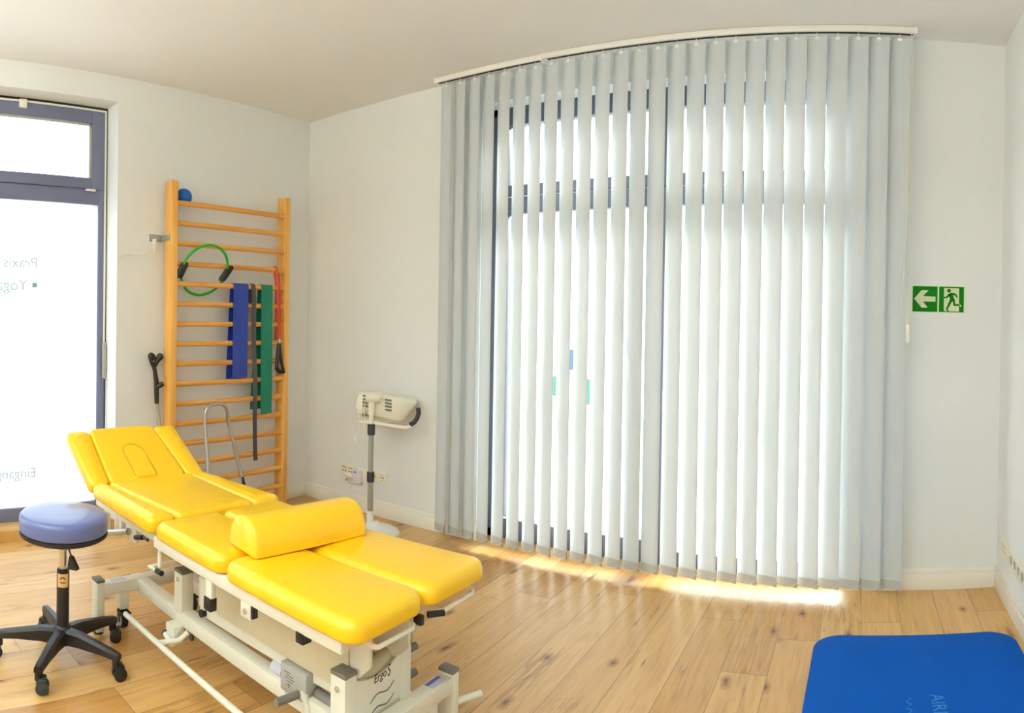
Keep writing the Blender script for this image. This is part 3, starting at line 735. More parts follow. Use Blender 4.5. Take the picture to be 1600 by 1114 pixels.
# ------------------------------------------------------------------ sockets on the walls
def sock_plate(name, label, x0, x1, z0, z1, cat='socket', holes=(), group=None):
    t = thing(name, label, cat, ((x0 + x1) / 2, YB, z0), group)
    p = BM(); add_box(p, (x0, YB - .009, z0), (x1, YB + .001, z1), .003); finish('cover_plate', p, 'socket', t)
    return t
t = sock_plate('data_outlet', 'cream double data outlet plate low on the wall left of the white plug', -3.512, -3.372, .249, .325, 'outlet')
for cx in (-3.475, -3.41):
    b = BM()
    for dx in (-.012, .012): add_box(b, (cx + dx - .006, YB - .0105, .27), (cx + dx + .006, YB - .0085, .279))
    add_box(b, (cx - .02, YB - .0105, .298), (cx + .02, YB - .0085, .303)); finish('jack_opening', b, 'capgrey', t)
def schuko(parent, cx, cz):
    b = BM(); add_lathe(b, [(.024, 0), (.026, .002), (.0195, .002), (.0195, -.0015)], (0, 0, 0), 24, Matrix.Translation((cx, YB - .0085, cz)) @ Matrix.Rotation(PI / 2, 4, 'X')); r = finish('socket_insert', b, 'trim', parent)
    h = BM()
    for dx in (-.0095, .0095): add_tube(h, [(cx + dx, YB - .0125, cz), (cx + dx, YB - .009, cz)], .004, 10)
    add_box(h, (cx - .004, YB - .0125, cz + .0165), (cx + .004, YB - .009, cz + .02)); add_box(h, (cx - .004, YB - .0125, cz - .02), (cx + .004, YB - .009, cz - .0165))
    finish('contact_hole', h, 'dark', r)
t = sock_plate('wall_socket', 'cream double power socket low on the wall behind the lamp pole', -3.215, -3.052, .240, .320, 'socket')
schuko(t, -3.172, .28); schuko(t, -3.095, .28)
t = sock_plate('wall_socket', 'cream power socket hidden behind the lilac white plug adapter', -3.362, -3.222, .240, .320, 'socket')
def adapter():
    t = thing('plug_adapter', 'lilac white square plug adapter with cord plugged into the wall', 'plug adapter', (-3.31, 3.54, .2))
    b = BM(); add_box(b, (-3.352, YB - .052, .208), (-3.285, YB - .0095, .302), .006); finish('body', b, 'adapter', t)
    b = BM(); add_box(b, (-3.43, YB - .062, .243), (-3.355, YB - .03, .277), .008); add_box(b, (-3.358, YB - .058, .25), (-3.345, YB - .034, .27)); finish('plug', b, 'trim', t)
    b = BM(); add_box(b, (-3.335, YB - .0535, .287), (-3.315, YB - .0515, .294)); finish('slot', b, 'dark', t)
    b = BM(); add_tube(b, [(-3.43, YB - .046, .26), (-3.455, YB - .04, .24), (-3.462, YB - .03, .215), (-3.44, YB - .03, .198), (-3.41, YB - .032, .202), (-3.395, YB - .034, .215), (-3.385, YB - .03, .2)], .0042, 8)
    for x, z in ((-3.455, .222), (-3.41, .2)): add_box(b, (x - .008, YB - .042, z - .008), (x + .008, YB - .022, z + .008), .003)
    finish('cord', b, 'cord', t)
adapter()
def right_sockets():
    t = thing('socket_strip', 'long cream socket strip low on the right hand wall', 'socket', (XR, 3.2, .24))
    b = BM(); add_box(b, (XR - .01, 2.60, .225), (XR + .001, 3.24, .315), .003); finish('cover_plate', b, 'socket', t)
    for y in (3.19, 3.115, 3.04, 2.965, 2.89, 2.80, 2.70):
        h = BM(); add_lathe(h, [(.0, 0), (.02, 0), (.022, .0015)], (0, 0, 0), 20, Matrix.Translation((XR - .0105, y, .27)) @ Matrix.Rotation(-PI / 2, 4, 'Y')); finish('socket_insert', h, 'greypl', t)
    t = thing('data_outlet', 'small cream data outlet plate on the right hand wall next to the corner', 'outlet', (XR, 3.36, .24))
    b = BM(); add_box(b, (XR - .01, 3.29, .235), (XR + .001, 3.43, .315), .003); finish('cover_plate', b, 'socket', t)
    h = BM()
    for z in (.262, .288): add_box(h, (XR - .0112, 3.31, z - .005), (XR - .0095, 3.41, z + .005))
    finish('jack_opening', h, 'beige', t)
right_sockets()

# ------------------------------------------------------------------ exit sign
def exit_sign():
    x0, z1, k = .291, 1.646, .2915 / 1015
    t = thing('exit_sign', 'green emergency exit sign with white arrow and running figure on the wall', 'sign', (x0 + .146, YB, 1.504))
    Y = YB
    bm = BM(); add_box(bm, (x0, Y - .006, 1.503), (x0 + .2915, Y + .001, z1), .0015); finish('plate', bm, 'sign_rim', t)
    def pm(poly, ma, d, name, th=.0006):
        b = BM(); f = lambda yy: (lambda u, v: Vector((x0 + (u - 318) * k, yy, z1 - (v - .022 * (u - 320) - 182) * k)))
        add_prism(b, poly, f(Y - d), f(Y - d - th)); return finish(name, b, ma, t, False)
    def q(u0, v0, u1, v1): return [(u0, v0 + .022 * (u0 - 320)), (u0, v1 + .022 * (u0 - 320)), (u1, v1 + .022 * (u1 - 320)), (u1, v0 + .022 * (u1 - 320))]
    pm(q(332, 198, 802, 678), 'sign_green', .006, 'arrow_panel'); pm(q(832, 198, 1306, 678), 'sign_green', .006, 'exit_panel')
    pm([(360, 435), (505, 608), (620, 608), (525, 492), (765, 495), (765, 400), (525, 390), (630, 280), (500, 275)], 'sign_light', .0066, 'arrow')
    pm([(925, 235), (925, 640), (945, 675), (985, 680), (1225, 684), (1215, 660), (1215, 241)], 'sign_light', .0066, 'doorway')
    pm([(1216, 530), (1240, 545), (1268, 585), (1240, 590), (1222, 575)], 'sign_light', .0066, 'shoe_outline')
    hd = [(1020 + 36 * math.cos(2 * PI * j / 20), 288 + 36 * math.sin(2 * PI * j / 20)) for j in range(20)]
    fig = pm(hd, 'sign_green', .0072, 'running_figure')
    b = BM(); f = lambda yy: (lambda u, v: Vector((x0 + (u - 318) * k, yy, z1 - (v - .022 * (u - 320) - 182) * k)))
    for poly in ([(925, 402), (965, 400), (1008, 348), (1055, 330), (1060, 372), (1025, 395), (985, 430), (925, 432)],
                 [(1008, 348), (1060, 328), (1130, 334), (1098, 375), (1135, 470), (1090, 492), (1045, 455)],
                 [(1098, 332), (1140, 336), (1168, 362), (1194, 412), (1172, 424), (1132, 376), (1095, 374)],
                 [(1045, 440), (1096, 470), (1000, 640), (1032, 680), (985, 676), (965, 635)],
                 [(1085, 455), (1132, 455), (1142, 540), (1216, 540), (1236, 560), (1225, 580), (1110, 574)]):
        add_prism(b, poly, f(Y - .0072), f(Y - .0078))
    finish('figure_body', b, 'sign_green', fig, False)
exit_sign()

# ------------------------------------------------------------------ exercise mat
def ex_mat():
    t = thing('exercise_mat', 'blue foam exercise mat with rounded corners lying on the floor at right', 'mat', (.27, 2.0, 0))
    bm = BM(); poly = [(-.2, 1.12), (.735, 1.12), (.735, 3.0), (-.165, 3.0)]
    prof = [(.006, 0.0), (.0, .004), (0, .011), (.002, .0145), (.006, .016)]
    out = round_poly(poly, 0, .13, 14)
    rings = []
    def zz(u, v): return .008 * max(0, (v - 2.75) / .25) * (.5 + .5 * math.sin((u - .1) * 7.5)) if v > 2.75 else 0
    for d, z in prof: rings.append([bm.verts.new((u, v, z + (zz(u, v) if z > .003 else 0))) for u, v in round_poly(poly, d, .13, 14)])
    n = len(out)
    for a, b in zip(rings, rings[1:]):
        for k in range(n): bm.faces.new((a[k], a[(k + 1) % n], b[(k + 1) % n], b[k]))
    bm.faces.new(rings[0][::-1])
    last = rings[-1]
    for s in (.8, .5, .2):
        nx = []
        for v in last if s == .8 else prev:
            c = Vector((.27, 2.06, .016)); base = rings[-1][(last if s == .8 else prev).index(v)].co
            p = c + (base - c) * s; nx.append(bm.verts.new((p.x, p.y, .016 + zz(p.x, p.y))))
        src = last if s == .8 else prev
        for k in range(n): bm.faces.new((src[k], src[(k + 1) % n], nx[(k + 1) % n], nx[k]))
        prev = nx
    bm.faces.new(prev)
    finish('mat', bm, 'mat', t)
    for body, size, ux, y in (('AIREX', .075, .30, 2.505),):
        tm = text_mesh(body, size, .0002)
        for v in tm.verts: v.co = Vector((ux + v.co.y, y - v.co.x, .0165 + v.co.z))
        finish('lettering', tm, 'matprint', t, False)
    sq = BM(); add_tube(sq, [(.215 + .012 * math.sin(k * 1.9), 2.49 - .012 * k, .0166) for k in range(14)], .0018, 5); finish('script_print', sq, 'matprint', t)
ex_mat()

# ------------------------------------------------------------------ rolling stool
def stool():
    cx, cy = -2.505, .978
    t = thing('rolling_stool', 'round blue grey rolling stool with black five star base left of the table', 'stool', (cx, cy, 0))
    s = BM(); R_ = .182
    add_lathe(s, [(.0, .534), (R_ - .006, .534), (R_ - .001, .540), (R_, .55), (R_ + .001, .583), (R_ - .002, .594), (R_ - .008, .601), (R_ - .02, .605), (.10, .608), (.0, .609)], (cx, cy, 0), 64); seat = finish('seat', s, 'stoolblue', t)
    p = BM(); add_lathe(p, [(.10, .508), (R_ - .012, .512), (R_ - .001, .520), (R_ - .001, .533), (.0, .5335)], (cx, cy, 0), 64); finish('seat_pan', p, 'black', seat)
    c = BM(); add_lathe(c, [(.013, .37), (.0165, .37), (.0165, .47), (.0145, .47), (.0145, .51)], (cx, cy, 0), 24); finish('gas_spring', c, 'chrome', t)
    c = BM(); add_lathe(c, [(.026, .09), (.026, .372), (.022, .376), (.0, .376)], (cx, cy, 0), 28); col = finish('column', c, 'black', t)
    lb = BM(); seg = 18; a0 = math.radians(-24); th = math.radians(105)
    r1 = [[lb.verts.new((cx + .0265 * math.cos(a0 - th / 2 + th * k / seg), cy + .0265 * math.sin(a0 - th / 2 + th * k / seg), z)) for k in range(seg + 1)] for z in (.305, .36)]
    for k in range(seg): lb.faces.new((r1[0][k], r1[0][k + 1], r1[1][k + 1], r1[1][k]))
    gl = finish('label', lb, 'goldlabel', col)
    ar = BM()
    for rr in (.010, .0065): add_tube(ar, [(cx + .0272 * math.cos(a0 + rr * 38 * math.cos(PI * k / 8)), cy + .0272 * math.sin(a0 + rr * 38 * math.cos(PI * k / 8)), .338 + rr * math.sin(PI * k / 8)) for k in range(9)], .0012, 5)
    add_tube(ar, [(cx + .0272 * math.cos(a0 + u), cy + .0272 * math.sin(a0 + u), .325) for u in (-.45, -.2, 0, .2, .45)], .0016, 5)
    finish('label_print', ar, 'print', gl)
    lv = BM(); rt = Vector((.90, .42, 0)).normalized()
    p0 = Vector((cx, cy, .508)) + rt * .01; add_tube(lv, [p0, p0 + rt * .035 + Vector((0, 0, -.075))], .0035, 8)
    q = p0 + rt * .036 + Vector((0, 0, -.07)); fw = Vector((0, 0, 1)).cross(rt)
    mm = lambda u, v: q + rt * u + Vector((0, 0, v))
    add_prism(lv, [(-.012, -.055), (.034, -.05), (.036, -.042), (.006, -.002), (-.004, 0), (-.012, -.035)], lambda u, v: mm(u, v) + fw * .009, lambda u, v: mm(u, v) - fw * .009)
    finish('height_lever', lv, 'black', t)
    hb = BM(); add_lathe(hb, [(.018, .062), (.034, .068), (.042, .085), (.040, .125), (.033, .14), (.0275, .145)], (cx, cy, 0), 28); finish('hub', hb, 'black', t)
    angs = [math.atan2(y - cy, x - cx) for x, y in ((-2.305, .805), (-2.28, 1.118), (-2.577, 1.228))]
    base = angs[0]; L = .272
    for k in range(5):
        a = base + 2 * PI / 5 * k; d = Vector((math.cos(a), math.sin(a), 0)); s_ = Vector((-d.y, d.x, 0)); o = Vector((cx, cy, 0))
        lg = BM(); st = [(.02, .075, .135, .027), (.09, .082, .136, .022), (.19, .085, .122, .018), (.25, .082, .112, .017), (.277, .08, .105, .015)]
        rings = []
        for r_, z0, z1, hw in st:
            rings.append([lg.verts.new(o + d * r_ + s_ * u + Vector((0, 0, z))) for u, z in ((-hw, z0), (hw, z0), (hw, z1 - .01), (hw * .55, z1), (-hw * .55, z1), (-hw, z1 - .01))])
        for aa, bb in zip(rings, rings[1:]):
            for j in range(6): lg.faces.new((aa[j], aa[(j + 1) % 6], bb[(j + 1) % 6], bb[j]))
        lg.faces.new(rings[0][::-1]); lg.faces.new(rings[-1])
        add_tube(lg, [o + d * .262 + Vector((0, 0, .05)), o + d * .262 + Vector((0, 0, .088))], .016, 14)
        leg = finish('leg', lg, 'black', t)
        cs = BM(); ca = a + (1.9, .9, -.7, 2.4, .3)[k]; cd = Vector((math.cos(ca), math.sin(ca), 0)); cn = Vector((-cd.y, cd.x, 0)); cc = o + d * .262 + cd * .014 + Vector((0, 0, .0255))
        for side in (-1, 1):
            w0, w1 = cc + cn * side * .008, cc + cn * side * .024
            add_tube(cs, [w0, w0.lerp(w1, .15), w0.lerp(w1, .85), w1], [.0225, .0255, .0255, .0215], 24)
        add_tube(cs, [cc - cn * .01, cc + cn * .01], .012, 12)
        add_box(cs, (-.016, -.0235, .010), (.016, .0235, .036), .006, Matrix.Translation(cc) @ Matrix((cd, cn, Vector((0, 0, 1)))).transposed().to_4x4())
        finish('caster', cs, 'charcoal' if k == 0 else 'black', leg)
stool()

# ------------------------------------------------------------------ treatment table
def table():
    t = thing('treatment_table', 'height adjustable treatment table with yellow cushions on a white steel frame', 'treatment table', (-2.0, 1.55, 0))
    zb, th = .54, .066
    Y0, Y1, YM = 1.252, 1.89, 1.571
    def pad(name, poly, **kw):
        b = BM(); add_pad(b, poly, th, z0=kw.pop('z0', zb), **kw); return finish(name, b, 'yellow', t, angle=60)
    g = .003
    # leg section
    pad('leg_cushion', [(-1.785, Y0), (-1.175, Y0 - .006), (-1.175, YM - g), (-1.785, YM - g)], corner=.055, rnd=.034)
    pad('leg_cushion', [(-1.785, YM + g), (-1.175, YM + g), (-1.175, Y1 + .02), (-1.785, Y1)], corner=.055, rnd=.034)
    # seat section, split lengthwise
    pad('seat_cushion', [(-2.262, Y0 + .004), (-1.80, Y0 + .004), (-1.80, YM - g), (-2.262, YM - g)], corner=.05, rnd=.034)
    pad('seat_cushion', [(-2.262, YM + g), (-1.80, YM + g), (-1.80, Y1), (-2.262, Y1)], corner=.05, rnd=.034)
    # chest section with tapered centre and two side wings
    xa, xb = -2.895, -2.285; ym = 1.585
    pad('chest_cushion', [(xa, ym - .235), (xb, ym - .195), (xb, ym + .195), (xa, ym + .235)], corner=.03, rnd=.024)
    pad('arm_cushion', [(xa, 1.272), (xb, 1.256), (xb, ym - .196), (xa, ym - .236)], corner=.035, rnd=.026)
    pad('arm_cushion', [(xa, ym + .236), (xb, ym + .196), (xb, 1.94), (xa, 1.915)], corner=.035, rnd=.026)
    # head section, tilted up
    hx, hz, tl = -2.905, .545, math.radians(32); cs, sn = math.cos(tl), math.sin(tl)
    def H(u, v, w): return Vector((hx - u * cs - w * sn * -1 * -1, v, hz + u * sn + w * cs)) if False else Vector((hx - u * cs + w * sn, v, hz + u * sn + w * cs))
    Lh = .41
    def hpad(name, poly, **kw):
        b = BM(); add_pad(b, poly, .062, f=H, **kw); return finish(name, b, 'yellow', t, angle=60)
    c0, c1 = .218, .190
    hc = hpad('head_cushion', [(0, ym - c0), (Lh, ym - c1), (Lh, ym + c1), (0, ym + c0)], corner=.04, rnd=.02, puff=.004)
    hpad('head_side_cushion', [(0, 1.268), (Lh - .012, 1.262), (Lh - .012, ym - c1 - .001), (0, ym - c0 - .001)], corner=.035, rnd=.022)
    hpad('head_side_cushion', [(0, ym + c0 + .001), (Lh - .012, ym + c1 + .001), (Lh - .012, 1.912), (0, 1.91)], corner=.035, rnd=.022)
    # face hole insert: an arched plug lying almost flush
    ins = []; w = .056
    for k in range(17):
        a = PI * k / 16; ins.append((.20 + w * math.sin(a), ym - .01 + w * math.cos(a)))
    ins += [(.02, ym - .01 - w), (.02, ym - .01 + w)]
    b = BM(); add_prism(b, ins, lambda u, v: H(u, v, .05), lambda u, v: H(u, v, .0715))
    bmesh.ops.bevel(b, geom=[e for e in b.edges if all(abs((v.co - H(0, v.co.y, .0715)).dot(Vector((sn, 0, cs)))) < .002 for v in e.verts)], offset=.006, segments=3, affect='EDGES')
    fi = finish('face_hole_plug', b, 'yellow', hc, angle=60)
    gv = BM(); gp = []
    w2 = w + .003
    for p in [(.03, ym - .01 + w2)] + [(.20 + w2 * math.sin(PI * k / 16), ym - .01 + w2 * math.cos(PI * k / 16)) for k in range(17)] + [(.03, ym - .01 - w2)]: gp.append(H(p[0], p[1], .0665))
    add_tube(gv, gp, .0022, 6); finish('seam_shadow_line', gv, 'seam', hc)  # dark tube draws the shadow in the plug seam

    # upper frame rails
    def fr(name, lst, ma='cream', bev=.003, par=t): return finish(name, boxes(lst, bev), ma, par)
    main = fr('upper_frame', [((-2.27, 1.268, .497), (-1.24, 1.30, .539)), ((-2.27, 1.845, .497), (-1.24, 1.877, .539)),
                       ((-2.27, 1.30, .497), (-2.235, 1.845, .539)), ((-1.80, 1.30, .499), (-1.765, 1.845, .537)), ((-1.275, 1.30, .499), (-1.24, 1.845, .537))])
    chest = fr('chest_frame', [((-2.88, 1.29, .505), (-2.29, 1.315, .539)), ((-2.88, 1.855, .505), (-2.29, 1.88, .539)), ((-2.88, 1.315, .505), (-2.855, 1.855, .539)), ((-2.32, 1.315, .505), (-2.295, 1.855, .539))])
    b = BM(); add_tube(b, [H(.06, 1.34, -.012), H(.36, 1.34, -.012)], .012, 10); add_tube(b, [H(.06, 1.84, -.012), H(.36, 1.84, -.012)], .012, 10); add_tube(b, [H(.3, 1.34, -.012), H(.3, 1.84, -.012)], .012, 10); finish('head_frame', b, 'cream', t)
    # head adjusters below the chest section
    b = BM()
    for x, zl in ((-2.80, .385), (-2.645, .45)): b = BM(); add_box(b, (x - .012, 1.305, zl), (x + .012, 1.325, .51), .002); finish('bracket_post', b, 'cream', chest)
    b = BM()
    add_box(b, (-2.585, 1.305, .436), (-2.495, 1.325, .51), .004); finish('hinge_bracket', b, 'cream', chest)
    b = BM(); add_tube(b, [(-2.73, 1.29, .415), (-2.53, 1.29, .480)], .0145, 14); add_tube(b, [(-2.81, 1.29, .389), (-2.73, 1.29, .415)], .007, 10); finish('gas_strut', b, 'steel', chest)
    b = BM(); add_tube(b, [(-2.40, 1.29, .495), (-2.33, 1.275, .505)], .0065, 8); add_tube(b, [(-2.445, 1.278, .482), (-2.395, 1.285, .495)], .0105, 10); finish('release_lever', b, 'black', chest)
    b = BM(); add_tube(b, [(-2.255, 1.29, .505), (-2.255, 1.29, .42)], .010, 10); add_tube(b, [(-2.27, 1.37, .424), (-2.285, 1.258, .416), (-2.205, 1.258, .421)], .0075, 10); br = finish('foot_lever', b, 'cream', main)
    b = BM(); add_tube(b, [(-2.225, 1.258, .420), (-2.185, 1.258, .4225)], .0105, 12); finish('lever_grip', b, 'black', br)
    # tabs, black pads and bolts hanging from the rail
    fr('rail_bracket', [((-1.905, 1.272, .39), (-1.868, 1.292, .50))], par=main); k = fr('clamp_pad', [((-1.907, 1.266, .392), (-1.866, 1.296, .437))], 'black', .003, main)
    k = fr('rail_bracket', [((-1.70, 1.272, .445), (-1.645, 1.29, .50))], par=main); fr('clamp_pad', [((-1.644, 1.27, .455), (-1.632, 1.292, .497))], 'black', .002, main)
    b = BM(); add_tube(b, [(-1.672, 1.268, .468), (-1.672, 1.273, .468)], .010, 14); finish('bolt', b, 'chrome', k)
    fr('clamp_pad', [((-1.425, 1.266, .467), (-1.392, 1.302, .50))], 'black', .003, main)
    # end levers under the leg cushions
    for y0, y1 in ((1.34, 1.53), (1.64, 1.845)):
        b = BM(); add_tube(b, [(-1.25, y0, .52), (-1.195, y0 + .01, .508), (-1.187, y0 + .02, .506), (-1.187, y1 - .02, .506), (-1.195, y1 - .005, .508), (-1.23, y1, .52)], .0075, 10); l = finish('leg_release_bar', b, 'cream', main)
    b = BM(); add_box(b, (-1.205, 1.535, .505), (-1.175, 1.552, .535), .003); finish('lever_end', b, 'black', main); b = BM(); add_tube(b, [(-1.195, 1.595, .515), (-1.172, 1.645, .510)], .010, 10); finish('release_lever', b, 'black', main)
    # covers under the rail
    b = BM(); add_box(b, (-2.10, 1.40, .30), (-1.34, 1.412, .50), .003); finish('side_cover', b, 'beige', t)
    b = BM(); add_box(b, (-2.10, 1.70, .30), (-1.34, 1.712, .50), .003); finish('side_cover', b, 'beige', t)
    b = BM(); add_prism(b, [(-1.50, .497), (-1.262, .497), (-1.262, .40), (-1.30, .36), (-1.36, .33)], lambda u, v: Vector((u, 1.408, v)), lambda u, v: Vector((u, 1.42, v))); finish('gusset_plate', b, 'cream', t); b = BM(); add_prism(b, [(-1.50, .497), (-1.262, .497), (-1.262, .40), (-1.30, .36), (-1.36, .33)], lambda u, v: Vector((u, 1.585, v)), lambda u, v: Vector((u, 1.597, v))); finish('gusset_plate', b, 'cream', t)
    # lifting arms
    for y in (1.415, 1.60):
        b = BM(); d = Vector((.78, 0, .022)); p = Vector((-2.14, y, .2425)); L = d.length; d.normalize(); n = Vector((-d.z, 0, d.x))
        add_box(b, (0, 0, 0), (L, .035, .045), .003, Matrix.Translation(p) @ Matrix((d, Vector((0, 1, 0)), n)).transposed().to_4x4()); finish('lifting_arm', b, 'cream', t)
    fr('link_plate', [((-2.145, 1.402, .285), (-2.10, 1.414, .40)), ((-2.138, 1.404, .245), (-2.112, 1.413, .30))])
    b = BM(); add_tube(b, [(-2.12, 1.395, .262), (-2.12, 1.42, .262)], .015, 14); finish('pivot', b, 'black', t)
    # main beam and posts
    beam = fr('base_beam', [((-2.70, 1.388, .165), (-1.25, 1.443, .22))]); fr('base_beam', [((-2.70, 1.60, .165), (-1.25, 1.655, .22))])
    def post(x0, x1, y0, y1, z0, z1, bolt=None, name='post', cap=True):
        p = fr(name, [((x0, y0, z0), (x1, y1, z1))])
        if cap: fr('end_cap', [((x0 - .001, y0 - .001, z1 - .002), (x1 + .001, y1 + .001, z1 + .012))], 'capgrey', .003, p)
        if bolt:
            b = BM(); add_tube(b, [(bolt[0], y0 - .004, bolt[1]), (bolt[0], y0 + .003, bolt[1])], .009, 14); add_tube(b, [(bolt[0], y0 - .006, bolt[1]), (bolt[0], y0 - .003, bolt[1])], .005, 6); finish('bolt', b, 'chrome', p)
        return p
    post(-2.305, -2.245, 1.386, 1.443, .21, .372, (-2.275, .345)); post(-2.305, -2.245, 1.60, 1.657, .21, .372)
    post(-1.364, -1.304, 1.352, 1.402, .05, .372, (-1.334, .335)); post(-1.364, -1.304, 1.607, 1.655, .05, .372)
    # cross feet
    def foot(x0, x1, s):
        c = fr('cross_foot', [((x0, 1.225, .17), (x1, 1.80, .222))])
        post(x0 - .002, x1 + .002, 1.19, 1.227, .012, .232, None, 'foot_post'); post(x0 - .002, x1 + .002, 1.795, 1.832, .012, .232, None, 'foot_post')
        for y in (1.21, 1.814):
            b = BM(); add_lathe(b, [(.022, 0), (.022, .008), (.012, .014)], ((x0 + x1) / 2, y, 0), 18); finish('rubber_foot', b, 'black', c)
        for y in (1.33, 1.70):
            l = fr('caster_leg', [((x0 + .004, y - .022, .09), (x1 - .004, y + .022, .172))])
            b = BM(); cx = (x0 + x1) / 2; wz = .036
            add_tube(b, [(cx, y - .016, wz), (cx, y - .012, wz), (cx, y + .012, wz), (cx, y + .016, wz)], [.03, .035, .035, .03], 28)
            ca = finish('caster', b, 'black', l)
            b = BM(); add_tube(b, [(cx, y - .0175, wz), (cx, y + .0175, wz)], .026, 24); finish('wheel_hub', b, 'greypl', ca)
            b = BM(); add_box(b, (cx - .012, y - .021, .03), (cx + .012, y - .0178, .085), .001); add_box(b, (cx - .012, y - .021, .074), (cx + .012, y + .021, .088), .002); add_box(b, (cx - .004, y - .03, .078), (cx + .052, y + .02, .084), .002); finish('brake_pedal', b, 'black', ca)
        return c
    foot(-2.69, -2.635, 1); nf = foot(-1.295, -1.24, -1)
    sk = BM(); add_box(sk, (-1.287, 1.705, .2215), (-1.25, 1.775, .2228)); st = finish('sticker', sk, 'labelpaper', nf); sk = BM(); add_box(sk, (-1.287, 1.705, .2226), (-1.272, 1.775, .2232)); finish('sticker_print', sk, 'labelblue', st)
    sk = BM(); add_box(sk, (-2.68, 1.27, .2215), (-2.645, 1.34, .2228)); finish('sticker', sk, 'labelpaper', t)
    for y in (1.655,):
        b = BM()
        for z in (.335, .25): b = BM(); add_tube(b, [(-1.33, y, z), (-1.33, y + .055, z)], .012, 14); finish('holder_peg', b, 'capgrey', t)
    # control rod along the near side, its brackets and the pedal
    b = BM(); add_tube(b, [(-2.54, 1.282, .12), (-1.22, 1.272, .12)], .0115, 14); rod = finish('control_rod', b, 'cream', t)
    b = BM(); add_tube(b, [(-2.62, 1.46, .15), (-1.22, 1.46, .15)], .011, 12); finish('control_rod', b, 'cream', t)
    b = BM(); add_tube(b, [(-1.27, 1.80, .12), (-1.205, 1.92, .125)], .0115, 14); finish('lever_bar', b, 'cream', t)
    b = BM(); add_box(b, (-2.30, 1.345, .10), (-2.235, 1.392, .172), .003); br = finish('rod_bracket', b, 'cream', beam)
    b = BM(); add_tube(b, [(-2.30, 1.34, .125), (-2.22, 1.33, .118)], .0115, 14); add_tube(b, [(-2.25, 1.283, .12), (-2.215, 1.36, .128), (-2.20, 1.39, .16)], .011, 12); finish('crank', b, 'cream', br)
    b = BM(); add_tube(b, [(-2.30, 1.343, .125), (-2.292, 1.342, .125)], .016, 16); add_tube(b, [(-2.17, 1.384, .15), (-2.17, 1.392, .15)], .012, 14); finish('bush', b, 'charcoal', br)
    b = BM(); add_tube(b, [(-1.535, 1.29, .232), (-1.525, 1.372, .232)], .0125, 14); pg = finish('pedal_grip', b, 'capgrey', t)
    b = BM(); add_tube(b, [(-1.525, 1.378, .232), (-1.51, 1.386, .225), (-1.50, 1.388, .20), (-1.495, 1.388, .14)], .0125, 14); finish('pedal_bar', b, 'cream', t)
    # control box on the beam
    b = BM(); add_box(b, (-1.63, 1.385, .20), (-1.505, 1.455, .292), .005); cb = finish('control_box', b, 'greypl', t)
    b = BM()
    for j, (u0, u1) in enumerate(((.02, .05), (.03, .065), (.025, .07), (.035, .06))): add_box(b, (-1.63 + u0, 1.3842, .268 - j * .009), (-1.63 + u1, 1.3852, .2695 - j * .009))
    finish('box_print', b, 'print', cb)
    b = BM(); add_tube(b, [(-1.585 + .012 * math.cos(2 * PI * k / 16), 1.380, .212 + .014 * math.sin(2 * PI * k / 16)) for k in range(16)], .0016, 6, closed=True); add_tube(b, [(-1.585, 1.376, .23), (-1.585, 1.388, .23)], .006, 10); finish('locking_pin', b, 'chrome', cb)
    b = BM(); add_tube(b, [(-1.70, 1.42, .235), (-1.645, 1.42, .235)], .022, 18); finish('motor_drive', b, 'labelpaper', t); b = BM(); add_tube(b, [(-1.50, 1.43, .225), (-1.37, 1.43, .222)], .018, 16); finish('spindle', b, 'capgrey', t)
    # end panel with rolled cover behind, printed name and waves
    px = -1.302
    def pv(u, v, x): return Vector((x, u, v))
    top = [(1.40 + .207 * k / 12, .352 - .030 * math.sin(PI * k / 12) + .014 * k / 12) for k in range(13)]
    b = BM(); add_prism(b, [(1.40, .05)] + [(1.607, .05)] + top[::-1], lambda u, v: pv(u, v, px - .012), lambda u, v: pv(u, v, px - .004)); pan = finish('end_panel', b, 'cream', t)
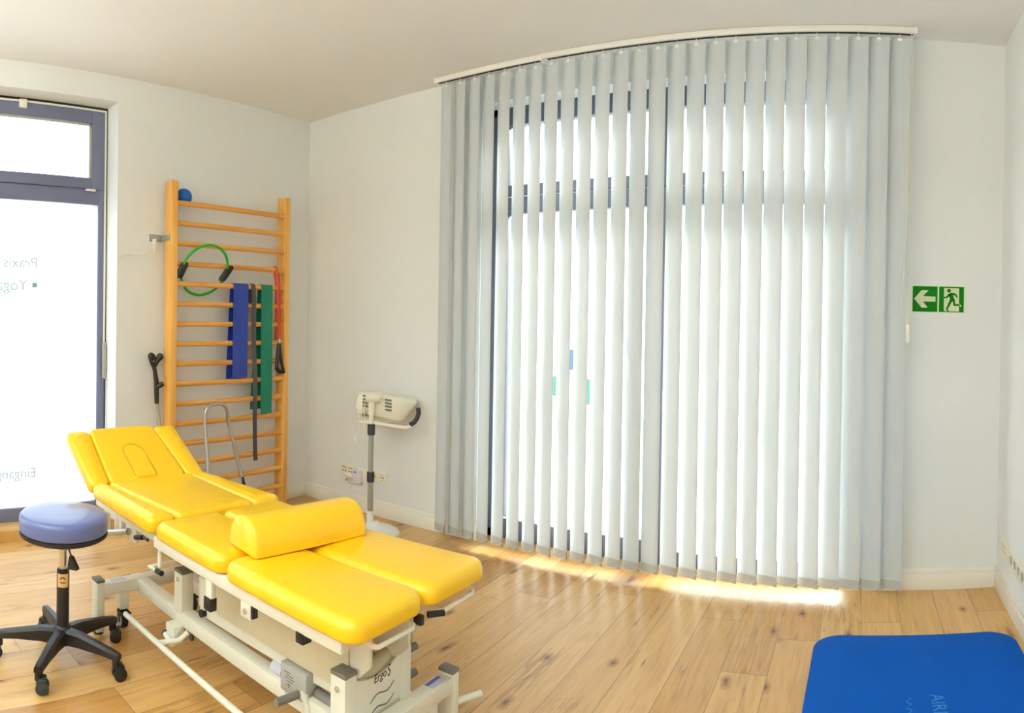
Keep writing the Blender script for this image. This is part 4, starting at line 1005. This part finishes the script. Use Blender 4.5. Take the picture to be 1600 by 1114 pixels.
    b = BM(); add_tube(b, [(px - .05, 1.40, .325), (px - .05, 1.47, .322), (px - .05, 1.54, .328), (px - .05, 1.607, .342)], .03, 18); finish('rolled_cover', b, 'beige', t)
    for body, y, z, sz, sh in (('Ergo', 1.478, .312, .036, 0.12), ('S', 1.540, .310, .052, .1)):
        tm = text_mesh(body, sz, .0004)
        for v in tm.verts: v.co = Vector((px - .0036 + v.co.z, y + (v.co.x + sh * v.co.y) * (.86 if body == 'Ergo' else .6), z + v.co.y + .06 * v.co.x))
        finish('lettering', tm, 'print', pan, False)
    for j in range(4):
        b = BM(); z0 = .258 - .040 * j
        add_tube(b, [(px - .0035, 1.462 + .11 * k / 16, z0 + .03 * k / 16 + .010 * math.sin(2 * PI * k / 16)) for k in range(17)], [.0012 + .0012 * math.sin(PI * k / 16) for k in range(17)], 6)
        finish('wave_print', b, 'capgrey', pan)
table()
def bolster():
    z0 = .613
    t0 = Vector((-1.70, 1.335, z0)); t1 = Vector((-1.637, 1.80, z0)); ax = (t1 - t0).normalized(); sd = Vector((-ax.y, ax.x, 0)); L = (t1 - t0).length; w, h = .19, .118
    if sd.x > 0: sd = -sd
    bm = BM(); rings = []; sec = []
    for k in range(25):
        a = PI * k / 24; sec.append((w / 2 - w / 2 * math.copysign(abs(math.cos(a)) ** .8, math.cos(a)), h * abs(math.sin(a)) ** .85))
    for s, sc in ((0, .93), (.003, .965), (.010, .99), (.02, 1.0), (L - .02, 1.0), (L - .01, .99), (L - .003, .965), (L, .93)):
        rings.append([bm.verts.new(t0 + ax * s + sd * (w / 2 + (u - w / 2) * sc) + Vector((0, 0, v * sc))) for u, v in sec])
    n = len(sec)
    for a, b in zip(rings, rings[1:]):
        for k in range(n): bm.faces.new((a[k], a[(k + 1) % n], b[(k + 1) % n], b[k]))
    bm.faces.new(rings[0][::-1]); bm.faces.new(rings[-1])
    o = finish('half_round_bolster', bm, 'yellow', None, angle=50); tag(recenter(o), 'yellow half round bolster lying across the treatment table', 'bolster')
bolster()
